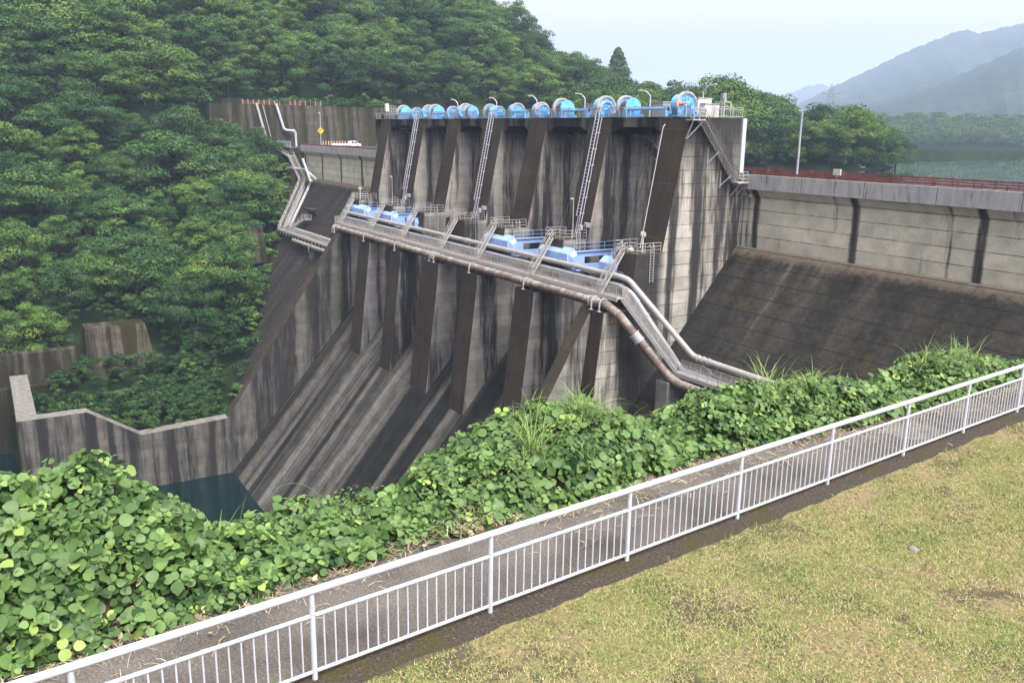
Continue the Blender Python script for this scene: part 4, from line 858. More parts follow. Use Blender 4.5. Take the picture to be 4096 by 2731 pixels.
pipe('drain_pipe', 'white pipe running down the dark left slope onto the lower walkway', [(152, -62.9, -23.1), (205.6, -62.9, -23.1), (207.0, -63.6, -22.6), (214.6, -71.8, -12.6)], .36, 'white_pipe_paint', 10, flange=[(2, 3, .1), (2, 3, .15), (2, 3, .7), (0, 1, .6)])
pipe('drain_pipe', 'grey pipe beside the white one on the left slope', [(209.2, -63.2, -23.3), (216.4, -70.4, -14.2)], .33, 'grey_pipe_paint', 10)
pipe('drain_pipe', 'grey pipe from the parapet corner down to the left slope', [(217.0, -70.4, -7.6), (212.0, -70.6, -13.0)], .33, 'grey_pipe_paint', 10)
pipe('drain_pipe', 'white pipe with an elbow passing under the zigzag stair', [(238.5, -69.4, -8.1), (235.8, -69.4, -8.3), (235.0, -69.4, -10.1), (222, -69.4, -10.0), (216, -70.6, -10.2), (210.5, -71.6, -12.4)], .38, 'white_pipe_paint', 10, flange=[(2, 3, .4)])

# ================================================================== WATER AND LAND
mb = MB(); mb.add([(20, -70, -59.7), (190, -70, -59.7), (190, 420, -59.7), (20, 420, -59.7)], [(0, 1, 2, 3)]); tag(mb.build('river_pool', 'river_water'), kind='structure')
mb = MB(); mb.add([(-2500, -84.0, -9.0), (5200, -84.0, -9.0), (5200, -5200, -9.0), (-2500, -5200, -9.0)], [(0, 1, 2, 3)]); tag(mb.build('lake_water', 'lake_surface'), kind='structure')
SHY = np.array([-5000, -1500, -1100, -900, -760, -651, -605, -541, -430, -325, -262, -246, -228, -203, -150, -110, -84, 400]); SHX = np.array([-2500, -900, -200, 90, 250, 355, 379, 388, 362, 292, 212, 186, 160, 154, 186, 224, 238, 238])
PX = np.array([120, 150, 165, 172, 180, 199, 213, 236, 240.5, 246, 262, 330, 420, 560, 900]); PZ = np.array([-66, -63, -61, -53.5, -48, -36, -29, -11, -8, 4.5, 18, 62, 112, 180, 330])
TH = np.array([0, 15, 20, 26, 29, 30.1, 31.2, 32, 33.1, 34.2, 35.3, 37, 38.6, 40, 42, 60, 90]); EL = np.array([30, 20, 14, 10.5, 7.4, 6.5, 5.8, 4.9, 3.9, 3.3, 2.8, 2.2, 1.5, .8, .2, 0, 0])
def land(x, y):
    x = np.asarray(x, float); y = np.asarray(y, float)
    down = np.interp(x, PX, PZ); rho = np.hypot(x, y); th = np.degrees(np.arctan2(-y, x))
    lim = np.tan(np.radians(np.interp(th, TH, EL))) * np.minimum(rho, 480) - 7.5
    down = np.where((x > 152) & (x < 181) & (y > -36) & (y < -3), np.maximum(down, -53.5), down)
    down = np.where((x < 179.5) & (y >= -3), np.minimum(down, -61), down)
    hill = np.minimum(down, lim)
    d = x - np.interp(y, SHY, SHX)
    up = np.where(d < 0, np.maximum(-9.6 + d * .4, -14), np.where(d < 5, -9.6 + d * .4, -7.6 + (d - 5) * np.where(y < -560, .17, .09)))
    up = np.minimum(up, 6)
    upz = np.maximum(up, np.where(x > 243, hill, -20))
    t = np.clip((-y - 84) / 8.0, 0, 1)
    return np.where(y > -84, hill, down * 0 + np.where(x > 239, np.maximum(upz, np.minimum(hill, 400)), up) )
def grid(name, xs, ys, zf, mat, kind='structure'):
    X, Y = np.meshgrid(xs, ys, indexing='ij'); Z = zf(X, Y); nx, ny = len(xs), len(ys)
    v = np.stack([X, Y, Z], -1).reshape(-1, 3); i = np.arange(nx * ny).reshape(nx, ny)
    f = np.stack([i[:-1, :-1], i[1:, :-1], i[1:, 1:], i[:-1, 1:]], -1).reshape(-1, 4)
    me = bpy.data.meshes.new(name); me.from_pydata(v.tolist(), [], f.tolist()); me.materials.append(MATS[mat]); me.polygons.foreach_set('use_smooth', [True] * len(f)); me.update()
    o = bpy.data.objects.new(name, me); COL.objects.link(o); return tag(o, kind=kind)
def jag(x, y): return 1.2 * np.sin(x * .21 + 1.3 * np.sin(y * .13)) + .9 * np.sin(y * .3 + x * .11)
grid('hillside', np.concatenate([np.arange(151.8, 260, 3.0), np.arange(262, 700, 12)]), np.concatenate([np.arange(-84, 60, 4.0), np.arange(64, 330, 20)]), lambda X, Y: land(X, Y), 'forest_floor')
grid('hillside', np.concatenate([np.arange(130, 260, 4.0), np.arange(262, 760, 12)]), np.concatenate([np.arange(-900, -340, 16), np.arange(-340, -85, 5.0), [-84.0]]), lambda X, Y: land(X, Y), 'forest_floor')
# our own bank: drops steeply from the vines to the river
ITP = lambda v, a, b: np.interp(v, a[::-1], b[::-1])
KY = np.array([9, .2, -1.95, -4.64, -5.42, -7.3, -9.4, -11.5, -14, -16.6, -19.3, -22.4, -40]); KX = np.array([9.7, 10.3, 10.5, 10.9, 10.95, 10.9, 11.25, 11.5, 11.35, 11.2, 11.35, 11.6, 13])
RY = np.array([8, 3, .1, -.4, -.9, -1.4, -1.9, -2.3, -3.2, -3.9, -4.4, -4.9, -5.6, -6.1, -7, -7.9, -8.8, -9.8, -10.9, -11.5, -12.2, -13.2, -14.3, -16, -17.6, -18.5, -19.6, -21.9, -23.9, -30]); RZ = np.array([-4.72, -4.64, -4.58, -4.5, -4.46, -4.74, -5.35, -5.85, -5.85, -5.75, -5.9, -6.0, -5.75, -5.45, -5.05, -4.85, -4.8, -5.2, -5.75, -5.7, -5.1, -5.2, -5.4, -5.25, -5.8, -5.65, -5.2, -5.6, -6.1, -6.3]) - .22
def bank(x, y):
    xb = ITP(y, KY, KX); hr = ITP(y, RY, RZ); t = np.clip((x - xb) / np.maximum(12.5 - xb, .3), 0, 1)
    lump = (.16 * np.sin(x * 3.1 + y * 2.3) * np.sin(y * 3.7 - x * 1.4) + .09 * np.sin(y * 7.3 + 3 * np.sin(x * 2)) * np.sin(x * 6.1 + y)) * t
    z = -6.02 + (hr + 6.02) * np.sin(t * math.pi / 2) ** .9 + lump
    far = np.maximum(hr - (x - 12.5) * .62, -64)
    return np.where(x > 12.5, np.minimum(far + lump * np.clip(1 - (x - 12.5), 0, 1), 50), np.where(x < xb, -6.03 - (xb - x) * .05, z))
grid('river_bank', np.concatenate([np.arange(9.4, 14, .2), np.arange(14, 100, 3)]), np.concatenate([np.arange(-72, -30, 3), np.arange(-30, 9, .25), np.arange(9, 200, 8)]), bank, 'soil')
# lawn, kerb, path
FX = lambda y: 8.47 - .095 * (y + 2.64)
ys = np.arange(-60, 40.1, .25)
def ribbon(name, fa, fb, za, zb, mat):
    mb = MB(); vs = []
    for y in ys: vs += [(fa(y), y, za), (fb(y), y, zb)]
    mb.add(vs, [(2 * i, 2 * i + 1, 2 * i + 3, 2 * i + 2) for i in range(len(ys) - 1)]); return tag(mb.build(name, mat), kind='structure')
ribbon('lawn', lambda y: -40.0, lambda y: FX(y) - .75, -6.06, -6.06, 'lawn')
ribbon('lawn', lambda y: FX(y) - .75, lambda y: FX(y) - .38 + .025 * math.sin(y * 3.1) * math.sin(y * 1.17) + .03 * math.sin(y * 9.3 + 2 * math.sin(y * 4)), -6.06, -5.985, 'lawn')
mb = MB(); vs = []
for y in ys: vs += [(FX(y) - .44, y, -6.3), (FX(y) - .42, y, -6.02), (FX(y) - .36, y, -6.0), (FX(y) + .10, y, -5.99), (FX(y) + .12, y, -6.3)]
mb.add(vs, [(5 * i + k, 5 * i + k + 1, 5 * i + k + 6, 5 * i + k + 5) for i in range(len(ys) - 1) for k in range(4)]); tag(mb.build('kerb', 'kerb_concrete'), kind='structure')
ribbon('path', lambda y: FX(y) + .09, lambda y: float(ITP(y, KY, KX)) + .7, -6.0, -6.0, 'path_asphalt')
# white fence along the path
t = thing('fence', 'white tubular pedestrian fence along the sloping path in the foreground', 'fence', (8.9, -9, -6))
py = [4.6, 2.16, -.25, -2.64, -5.03, -7.43, -9.86, -12.29, -14.75, -17.05, -19.45, -21.85, -24.3, -26.7]; ZF = -6.0
for y in py:
    mb = MB(); mb.tube([(FX(y), y, ZF), (FX(y), y, ZF + 1.06)], .033, 10); mb.build('post', 'fence_white', t, True)
for a, b in zip(py[:-1], py[1:]):
    mb = MB(); mb.tube([(FX(a), a, ZF + 1.09), (FX(b), b, ZF + 1.09)], .043, 12); mb.build('top_rail', 'fence_white', t, True)
    a2, b2 = a - .03, b + .03; mb = MB()
    for hh, r_ in ((.79, .024), (.10, .022)): mb.tube([(FX(a2), a2, ZF + hh), (FX(b2), b2, ZF + hh)], r_, 10)
    for k in range(1, 18):
        y = a + (b - a) * k / 18; mb.tube([(FX(y), y, ZF + .1), (FX(y), y, ZF + .79)], .0105, 6)
    mb.build('infill', 'fence_white', t, True)

# ------------------------------------------------------------------ leaf-card meshes
def cards_mesh(name, C, Nrm, size, tint, mat, aspect=.62, fold=0.0):
    n = len(C); Nrm = Nrm / np.linalg.norm(Nrm, axis=1, keepdims=True)
    a = rng.normal(size=(n, 3)); a -= (a * Nrm).sum(1, keepdims=True) * Nrm; a /= np.linalg.norm(a, axis=1, keepdims=True); b = np.cross(Nrm, a)
    s = size[:, None]
    v = np.stack([C - a * s * .5, C + b * s * aspect * .5 + a * s * .08, C + a * s * .5 - Nrm * s * .12, C - b * s * aspect * .5 + a * s * .08], 1).reshape(-1, 3)
    me = bpy.data.meshes.new(name); me.vertices.add(4 * n); me.vertices.foreach_set('co', v.ravel().astype(np.float32))
    me.loops.add(4 * n); me.loops.foreach_set('vertex_index', np.arange(4 * n, dtype=np.int32)); me.polygons.add(n)
    me.polygons.foreach_set('loop_start', np.arange(0, 4 * n, 4, dtype=np.int32)); 
    at = me.attributes.new('tint', 'FLOAT', 'FACE'); at.data.foreach_set('value', tint.astype(np.float32)); me.materials.append(MATS[mat]); me.update(calc_edges=True); return me
def crown_points(R, H, z0, ncl, npc, card, kind, shag=1.0):
    C = []; N = []; S_ = []; T = []
    for i in range(ncl):
        if kind == 'cone':
            h = rng.random() ** .8; rr = R * (1 - h) ** .75 * (.55 + .45 * rng.random()); an = rng.random() * 6.283; c = np.array([rr * math.cos(an), rr * math.sin(an), z0 + h * H]); rad = R * .26 * (1.15 - h * .7); fl = 1.0
        else:
            an = rng.random() * 6.283; el = math.asin(min(1, rng.random() ** .8 * 1.0)) if rng.random() < .7 else -rng.random() * .75
            k = .66 + .3 * rng.random(); c = np.array([R * k * math.cos(el) * math.cos(an), R * k * math.cos(el) * math.sin(an), z0 + H * .38 + H * .6 * k * math.sin(el)]); rad = R * (.2 + .17 * rng.random()); fl = .62 + .18 * rng.random()
            c[:2] += rng.normal(size=2) * R * .08
        m = int(npc * (.7 + .6 * rng.random())); d = rng.normal(size=(m, 3)); d[:, 2] = np.where(rng.random(m) < .75, abs(d[:, 2]), d[:, 2]); d /= np.linalg.norm(d, axis=1, keepdims=True)
        q = rad * (.65 + .4 * rng.random((m, 1)) ** .6) * shag; C.append(c + d * q * np.array([1.15, 1.15, fl])); nn = d * np.array([1, 1, 1.6]) + rng.normal(size=(m, 3)) * .45; N.append(nn)
        S_.append(card * (.65 + .7 * rng.random(m))); base = np.clip(rng.normal(.48, .2), .02, .9); T.append(np.clip(base + rng.normal(size=m) * .12 + .12 * (d[:, 2]), 0, 1))  # top leaves of each clump tinted lighter, painted top light
    return np.concatenate(C), np.concatenate(N), np.concatenate(S_), np.concatenate(T)
def trunk_mb(H, r, limbs, R, z0):
    mb = MB(); mb.tube([(0, 0, -1.5), (0, 0, 0), (.12 * r, .2 * r, H * .4), (.3 * r, 0, H * .8)], [r * 1.25, r, r * .75, r * .3], 7)
    for k in range(limbs):
        an = k * 2.4 + rnd.random(); zz = H * (.32 + .38 * k / max(1, limbs)); e = R * (.55 + .25 * rnd.random())
        mb.tube([(0, 0, zz), (e * .5 * math.cos(an), e * .5 * math.sin(an), zz + H * .12), (e * math.cos(an), e * math.sin(an), zz + H * .2)], [r * .45, r * .3, r * .12], 5)
    return mb
def make_tree(name, R, H, ncl, npc, card, kind='dome', leaf='tree_leaf', z0=None, r=.25, loc=(0, 0, -500)):
    z0 = H * .1 if z0 is None else z0
    t = thing(name, 'tree', 'tree', (0, 0, 0))
    me = cards_mesh('crown', *crown_points(R, H - z0 if kind != 'cone' else H * .93, z0, ncl, npc, card, kind), leaf)
    o = bpy.data.objects.new('crown', me); COL.objects.link(o); o.parent = t
    trunk_mb(H, r, 5, R, z0).build('trunk', 'bark', t); return t
PROTO = [make_tree('broadleaf_tree', R, H, int(n * 1.0), 200, c * .6) for R, H, n, c in ((5.2, 9.5, 46, .62), (4.6, 10.5, 42, .55), (5.8, 9.0, 54, .66), (4.2, 8.5, 36, .5), (5.0, 11.5, 46, .6), (6.2, 11, 58, .6))]
BUSH = [make_tree('shrub', R, H, n, 60, .34, z0=.1, r=.07) for R, H, n in ((2.0, 2.6, 22), (2.6, 2.4, 26), (1.6, 3.2, 20))]
CAMF = np.array(DN); CAMR = np.array(RT); CAMU = np.array(UP)
def seen(p, m=1.26):
    p = np.asarray(p); d = p @ CAMF; return d > 1 and abs(p @ CAMR / d) < 2048 / 3487 * m and (p @ CAMU / d) < 1365.5 / 3487 * m + .02 and (p @ CAMU / d) > -1365.5 / 3487 * m
def colortone(k): return ('fresh green', 'deep green', 'grey-green')[k % 3]
trees = []; used = set()
def put(protos, x, y, z, sc, label, group, cat=None):
    i = rnd.randrange(len(protos)); p = protos[i]
    o = dup(p, (x, y, z), label, group); o.rotation_euler = (0, 0, rnd.random() * 6.28); o.scale = (sc * (.9 + .2 * rnd.random()), sc * (.9 + .2 * rnd.random()), sc * (.88 + .28 * rnd.random()))
    if cat: o['category'] = cat
    return o
def scatter(n, fx, fy, sp, ok):
    out = []
    for _ in range(n):
        x = fx[0] + (fx[1] - fx[0]) * rnd.random(); y = fy[0] + (fy[1] - fy[0]) * rnd.random()
        if not ok(x, y): continue
        z = float(land(x, y))
        if not seen((x, y, z + 4)): continue
        if all((x - a) ** 2 + (y - b) ** 2 > sp * sp for a, b, _ in out): out.append((x, y, z))
    return out
def slope_ok(x, y):      # keep off the dam slope, the stair strip and the road wall
    if y < -52 and x < 246 and y > -116: 
        return x > 213.5 + (y + 52) * -.3 and x < 233 and y > -64 and False
    yl = np.interp(x, [172, 180, 199, 213, 240], [-38, -42, -52, -58, -58]); return y > yl + 4.5
low = scatter(5000, (181, 244), (-60, 36), 6.9, lambda x, y: slope_ok(x, y) and not (x < 193 and -30 < y < -12) and x > 184 and not (x > 236 and y < -50))
up = scatter(6500, (244, 345), (-300, 40), 7.0, lambda x, y: land(x, y) > 2 and not (x < 248.5 and y < -50))
print('trees', len(low), len(up))
low += [(x, y, float(land(x, y))) for x, y in ((215, -52), (219, -55.5), (224, -57), (229, -57.5), (234, -58), (236.5, -55), (221, -60.5), (227, -62.5), (233, -63.5))]
low.sort(); up.sort()
for x, y, z in low:
    zone = 'near the dam slope' if y < -30 else 'above the river walls'
    tier = 'lower' if z < -30 else 'upper'
    put(PROTO, x, y, z - .4, (.95 + .6 * rnd.random()), 'leafy green tree on the %s part of the left bank, %s' % (tier, zone), 'left bank trees, %s, %s' % (tier, zone))
NUP = max(60, 222 - len(low))
for x, y, z in up[:NUP]:
    zone = 'just above the dark retaining wall' if (y < -48 and x < 270) else ('on the high left hillside' if y > -60 else 'on the hillside behind the hoist deck')
    put(PROTO, x, y, z - .6, 1.1 + .55 * rnd.random(), 'broad dark green forest tree ' + zone, 'forest trees ' + zone)
# right bank trees by the lake
rb = scatter(5000, (150, 330), (-345, -120), 6.4, lambda x, y: 1.0 < x - np.interp(y, SHY, SHX) < 48 and math.degrees(math.atan2(-y, x)) > 36)
rb.sort(key=lambda p: math.hypot(p[0], p[1])); print('right', len(rb))
for x, y, z in rb[:75]:
    th = math.degrees(math.atan2(-y, x))
    zone = 'on the lake shore behind the tall grey lamp' if th > 47.5 else 'on the lake shore behind the near end of the hoist deck'
    big = 1.45 if th < 47.5 else 1.0
    put(PROTO, x, y, z - .4, (.95 + .35 * rnd.random()) * big, 'bushy green tree ' + zone, 'trees ' + zone)
# lone tall conifer on the skyline
rho = 400; th = math.radians(37.75); x, y = rho * math.cos(th), -rho * math.sin(th); z = float(land(x, y))
c = make_tree('conifer_tree', 9.0, math.tan(math.radians(4.85)) * rho - z, 210, 70, .8, 'cone', 'conifer_leaf', r=.4); c.location = (x, y, z); c['label'] = 'lone tall pointed conifer standing above the skyline behind the dam'; c['category'] = 'conifer'
# shrubs round the concrete terraces and slope edges
k = 0
for (x, y, zz, sc) in ((176, -30.5, -52.5, 1.4), (174, -27.5, -52.5, 1.1), (171, -25.5, -53, .9), (176, -21.5, -52, 1.0), (169.5, -33, -54, .9), (166, -31, -54.5, .9), (163, -30, -55, .8), (176, -35, -51.5, 1.1), (179, -18.5, -52, .8), (177, -11, -51.5, .9), (174, -8.5, -52, .7), (178, -32, -49, 1.1)):
    put(BUSH, x, y, zz, sc * 1.15, 'small green shrub growing behind the stepped basin wall', 'shrubs behind the basin wall', 'shrub')
for (x, y, zz, sc) in ((176.5, -44, -50, .9), (181, -46.5, -46.5, 1.1), (186, -48.5, -43.5, 1.2), (190, -50.5, -41, 1.0), (195, -52, -38, 1.1), (201, -55, -34.5, 1.0), (206, -58, -31, 1.0), (211, -60.5, -28, 1.1), (216, -63, -24, 1.2), (221, -63, -20, 1.2), (172, -41, -53, .8), (188, -46.5, -42, 1.3), (198, -51, -36, 1.3), (209, -56, -30, 1.4), (219, -66, -17.5, 1.0), (225, -68, -14, 1.1), (230, -66, -12, 1.3), (233, -69.2, -9.5, .8), (236, -66.5, -10, 1.0)):
    put(BUSH, x, y, zz + .2, sc * 1.25, 'leafy shrub spilling over the edge of the left dam slope', 'shrubs along the left dam slope', 'shrub')
for (x, y, zz, sc) in ((186.2, -25, -45.3, .45), (182.6, -20, -45.2, .42), (182.4, -17, -45.2, .42), (182.2, -23, -45.2, .4), (182.4, -26, -45.2, .4), (181.4, -14, -45.4, .8)):
    put(BUSH, x, y, zz, sc, 'low green tuft on the ledge of the concrete tiers', 'tufts on the concrete ledge', 'shrub')
for k_ in range(14):
    x = rnd.uniform(241, 252); y = rnd.uniform(-56, -44); put(BUSH, x, y, float(land(x, y)) + (5 if x > 241 and y < -53 else 0), 1.3 + .6 * rnd.random(), 'bushy growth beside the left end of the dark retaining wall', 'bushes at the left end of the retaining wall', 'shrub')
for k_ in range(20):
    y = -84.5 + 1.15 * k_ if k_ < 13 else -108 + (k_ - 13) * 3.4
    put(BUSH, 243.3 + rnd.random(), y, 5.7, .62 + .25 * rnd.random() if k_ < 13 else 1.1, 'vine clump hanging over the top of the dark retaining wall', 'vine clumps on the retaining wall', 'shrub')
for o in PROTO + BUSH:
    for ch in list(o.children): bpy.data.objects.remove(ch)
    bpy.data.objects.remove(o)

# far woods that read as one mass
def woods(name, pts, card, ncl, npc, Rr, mat='tree_leaf'):
    C = []; N = []; S_ = []; T = []
    for x, y, z in pts:
        sc = .8 + .5 * rnd.random(); c, n_, s_, t_ = crown_points(Rr * sc, Rr * 1.5 * sc, 1.5, ncl, npc, card, 'dome'); C.append(c + np.array([x, y, z])); N.append(n_); S_.append(s_); T.append(np.clip(t_ * .8 + rnd.uniform(-.15, .2), 0, 1))
    me = cards_mesh(name, np.concatenate(C), np.concatenate(N), np.concatenate(S_), np.concatenate(T), mat); o = bpy.data.objects.new(name, me); COL.objects.link(o); return tag(o, kind='stuff')
fw = scatter(5000, (345, 470), (-330, 40), 9, lambda x, y: land(x, y) > -4)
woods('forest', fw[:230] + up[NUP:], .68, 36, 70, 6.6)
ug = scatter(14000, (176, 250), (-62, 34), 2.4, lambda x, y: slope_ok(x, y) and not (x < 191 and -30 < y < -12) and not (x < 186 and y > -14) and not (x > 235 and y < -50))
ug += [(x, y, float(land(x, y))) for x, y in [(rnd.uniform(153.5, 180), rnd.uniform(-35, -4.5)) for _ in range(150)]] + [(x, y, float(land(x, y))) for x, y in [(rnd.uniform(172, 190), rnd.uniform(-50, -32)) for _ in range(110)] if y > np.interp(x, [172, 180, 199], [-38, -42, -52]) + .5]
woods('undergrowth', ug, .42, 6, 60, 1.9, 'undergrowth_leaf')
ug = scatter(9000, (247, 350), (-300, 40), 4.2, lambda x, y: land(x, y) > 0 and not (x < 248.5 and y < -50))
woods('undergrowth', ug, .6, 7, 46, 3.0, 'undergrowth_leaf')
ug = scatter(9000, (150, 330), (-345, -110), 3.0, lambda x, y: .2 < x - np.interp(y, SHY, SHX) < 12 and math.degrees(math.atan2(-y, x)) > 38)
woods('undergrowth', ug, .7, 9, 26, 2.3, 'undergrowth_leaf')
fs = scatter(9000, (150, 640), (-900, -345), 10, lambda x, y: 1 < x - np.interp(y, SHY, SHX) < (60 if y > -560 else 120))
fs.sort(key=lambda p: math.hypot(p[0], p[1])); woods('lakeside_woods', fs[:420], 1.0, 22, 40, 6.4)
fb = scatter(9000, (150, 640), (-800, -480), 6, lambda x, y: -1 < x - np.interp(y, SHY, SHX) < 9)
woods('lakeside_woods', fb, 1.0, 10, 30, 4.2, 'undergrowth_leaf')
# mountains
def mountain(name, tab, rho, base_rho, jit, step=.16):
    ths = np.arange(tab[0][0], tab[-1][0], step); el = np.interp(ths, [a for a, _ in tab], [b for _, b in tab]); rs = np.linspace(base_rho, rho, 26); rs = np.concatenate([rs, [rho * 1.12, rho * 1.3]])
    v = []; ph = rng.random(8) * 6
    for th, e in zip(ths, el):
        H = math.tan(math.radians(e)) * rho + 10
        for j, r_ in enumerate(rs):
            s_ = min(1, (r_ - base_rho) / (rho - base_rho)); f = s_ ** 1.25 if r_ <= rho else max(0, 1 - (r_ - rho) / rho * 2.2)
            w_ = sum(math.sin(th * (1.3 + 1.9 * q) + ph[q] + r_ * .0035 * (q + 1)) / (q + 1.5) for q in range(5)); z = -12 + H * f * (1 + .05 * w_ * (1 - s_) * 2) + jit * (math.sin(th * 31 + r_ * .05) + math.sin(th * 57 + r_ * .021)) * (.3 if r_ < rho else 0)
            if abs(r_ - rho) < 1: z = -10 + H + jit * .5 * (math.sin(th * 23) + math.sin(th * 71 + 1))
            v.append((r_ * math.cos(math.radians(th)), -r_ * math.sin(math.radians(th)), z))
    m = len(rs); f = [(i * m + j, (i + 1) * m + j, (i + 1) * m + j + 1, i * m + j + 1) for i in range(len(ths) - 1) for j in range(m - 1)]
    mb = MB(); mb.add(v, f); return tag(mb.build(name, 'mountain_forest', None, True), kind='structure')
mountain('mountain', [(44, -.2), (46, .5), (47.44, 1.14), (49.13, 2.0), (50.43, 2.68), (51.7, 3.34), (52.62, 3.77), (53.73, 4.36), (54.82, 4.88), (55.9, 5.32), (56.95, 5.75), (57.49, 5.78), (58.06, 5.58), (59.09, 5.84), (60.15, 6.02), (63, 6.6), (68, 6), (80, 4), (95, 2)], 3000, 1350, 3)
mountain('mountain', [(48, .2), (50, .8), (51.66, 1.35), (52.82, 1.81), (55.08, 2.54), (57.24, 3.36), (60.3, 4.85), (64, 5.2), (72, 4), (90, 1)], 1900, 950, 3)
mountain('mountain', [(40, .8), (44, 1.2), (46, 1.5), (47.13, 1.86), (47.86, 2.25), (49.06, 2.8), (49.79, 2.95), (50.29, 2.88), (51.06, 2.5), (54, 2.4), (60, 2)], 4700, 3600, 6)

# pylons and wires, house, boat, buoys
def pylon(lab, th, rho, z0, ztop, wd):
    th = math.radians(th); c = Vector((rho * math.cos(th), -rho * math.sin(th), 0)); t = thing('pylon', lab, 'pylon', (c.x, c.y, z0)); r_ = Vector((math.sin(th), math.cos(th), 0)); q = Vector((math.cos(th), -math.sin(th), 0)); H = ztop - z0; rr = max(.14, rho * .00022)
    P = lambda h, a, b: c + r_ * a * wd * (1 - h * .9) + q * b * wd * (1 - h * .9) + Vector((0, 0, z0 + H * h)); mb = MB()
    for a in (-.5, .5):
        for b in (-.5, .5): mb.bar(P(0, a, b), P(1, a, b), rr * 1.6)
    for k in range(10):
        h0 = 1 - (1 - k / 10) ** 1.0; h1 = (k + 1) / 10
        for b in (-.5, .5): mb.bar(P(h0, -.5, b), P(h1, .5, b), rr); mb.bar(P(h0, .5, b), P(h1, -.5, b), rr); mb.bar(P(h1, -.5, b), P(h1, .5, b), rr)
    mb.build('lattice', 'pylon_steel', t)
    for h in (.5, .68, .84):
        mb = MB(); w_ = wd * (.85 - .3 * h); mb.bar(c + r_ * w_ + Vector((0, 0, z0 + H * h)), c - r_ * w_ + Vector((0, 0, z0 + H * h)), rr * 1.5); mb.build('cross_arm', 'pylon_steel', t)
    return c, r_
pylon('brown lattice power pylon rising behind the lakeside trees', 50.57, 620, -6, math.tan(math.radians(2.95)) * 620, 11)
pylon('faint distant power pylon on the low far ridge', 46.3, 2300, 40, math.tan(math.radians(2.85)) * 2300, 16)
t = thing('power_line', 'thin power lines crossing the pale sky behind the dam', 'power line', (1600, -1670, 60)); mb = MB()
for e0, e1 in ((2.55, 2.75), (2.1, 2.2)):
    P0 = Vector((2300 * math.cos(math.radians(34)), -2300 * math.sin(math.radians(34)), 2300 * math.tan(math.radians(e0 + .5)))); P1 = Vector((2300 * math.cos(math.radians(46.3)), -2300 * math.sin(math.radians(46.3)), 2300 * math.tan(math.radians(e1))))
    mb.tube([P0.lerp(P1, q / 8) - Vector((0, 0, 9 * (1 - (q / 4 - 1) ** 2))) for q in range(9)], .25, 4)
mb.build('wire', 'dark_steel', t)
x, y = 420 * math.cos(math.radians(47.8)), -420 * math.sin(math.radians(47.8)); t = thing('house', 'house with a salmon red roof half hidden by lakeside trees', 'house', (x, y, -2))
mb = MB(); mb.box((x - 4, y - 4, -2), (x + 4, y + 4, 4.2)); mb.build('wall', 'house_wall', t); mb = MB(); mb.hexa([(x - 4.6, y - 4.6, 4.2), (x + 4.6, y - 4.6, 4.2), (x + 4.6, y + 4.6, 4.2), (x - 4.6, y + 4.6, 4.2)], [(x - .3, y - 4.6, 7.2), (x + .3, y - 4.6, 7.2), (x + .3, y + 4.6, 7.2), (x - .3, y + 4.6, 7.2)]); mb.build('roof', 'roof_red', t)
t = thing('boat', 'small white rowing boat moored under the lakeside trees', 'boat', (160, -208, -9)); mb = MB()
mb.hexa([(158.6, -208.6, -9), (161.4, -208.4, -9), (161.4, -207.6, -9), (158.6, -207.4, -9)], [(158.0, -208.9, -8.3), (162.4, -208.2, -8.2), (162.4, -207.8, -8.2), (158.0, -207.1, -8.3)]); mb.build('hull', 'car_white', t); mb = MB(); mb.box((159, -208.5, -8.29), (160.2, -207.5, -7.7)); mb.build('cabin', 'dark_steel', t)
for x, y, lab in ((196.5, -212, 'red buoy on the bank, the upper of two'), (191.5, -207, 'red buoy at the waterline, the lower of two')):
    t = thing('buoy', lab, 'buoy', (x, y, -8.5)); mb = MB(); mb.ball((x, y, -8.1 + (1.4 if x > 195 else 0)), (1.1, 1.1, .8), 0, 10, 7); mb.tube([(x, y, -9.5), (x, y, -8.0)], .12, 6); mb.build('float', 'signal_red', t, True)

# ================================================================== FOREGROUND PLANTS
def leaf_mesh(name, P, Nrm, Dir, L, W, tint, mat):
    """broad pointed leaflets, two folded halves each"""
    n = len(P); Nrm = Nrm / np.linalg.norm(Nrm, axis=1, keepdims=True); Dir = Dir - (Dir * Nrm).sum(1, keepdims=True) * Nrm; Dir /= np.linalg.norm(Dir, axis=1, keepdims=True); Sd = np.cross(Nrm, Dir); L = L[:, None]; W = W[:, None]
    up = .07 * W * Nrm
    pr = ((.02, .2), (.22, .46), (.5, .5), (.76, .36))
    rim = [P] + [P + Dir * L * a_ + Sd * W * w_ + up * (.6 + w_) for a_, w_ in pr] + [P + Dir * L - Nrm * L * .1] + [P + Dir * L * a_ - Sd * W * w_ + up * (.6 + w_) for a_, w_ in reversed(pr)]
    v = np.stack(rim + [P + Dir * L * .45 - up * .3], 1).reshape(-1, 3); K = len(rim)
    tri = np.array([[k, (k + 1) % K, K] for k in range(K)])[:, ::-1]; idx = (np.arange(n)[:, None, None] * (K + 1) + tri[None]).reshape(-1)
    me = bpy.data.meshes.new(name); me.vertices.add((K + 1) * n); me.vertices.foreach_set('co', v.ravel().astype(np.float32)); me.loops.add(3 * K * n); me.loops.foreach_set('vertex_index', idx.astype(np.int32)); me.polygons.add(K * n); me.polygons.foreach_set('loop_start', np.arange(0, 3 * K * n, 3, dtype=np.int32))
    at = me.attributes.new('tint', 'FLOAT', 'FACE'); at.data.foreach_set('value', np.repeat(tint, K).astype(np.float32)); me.materials.append(MATS[mat]); me.update(calc_edges=True); return me
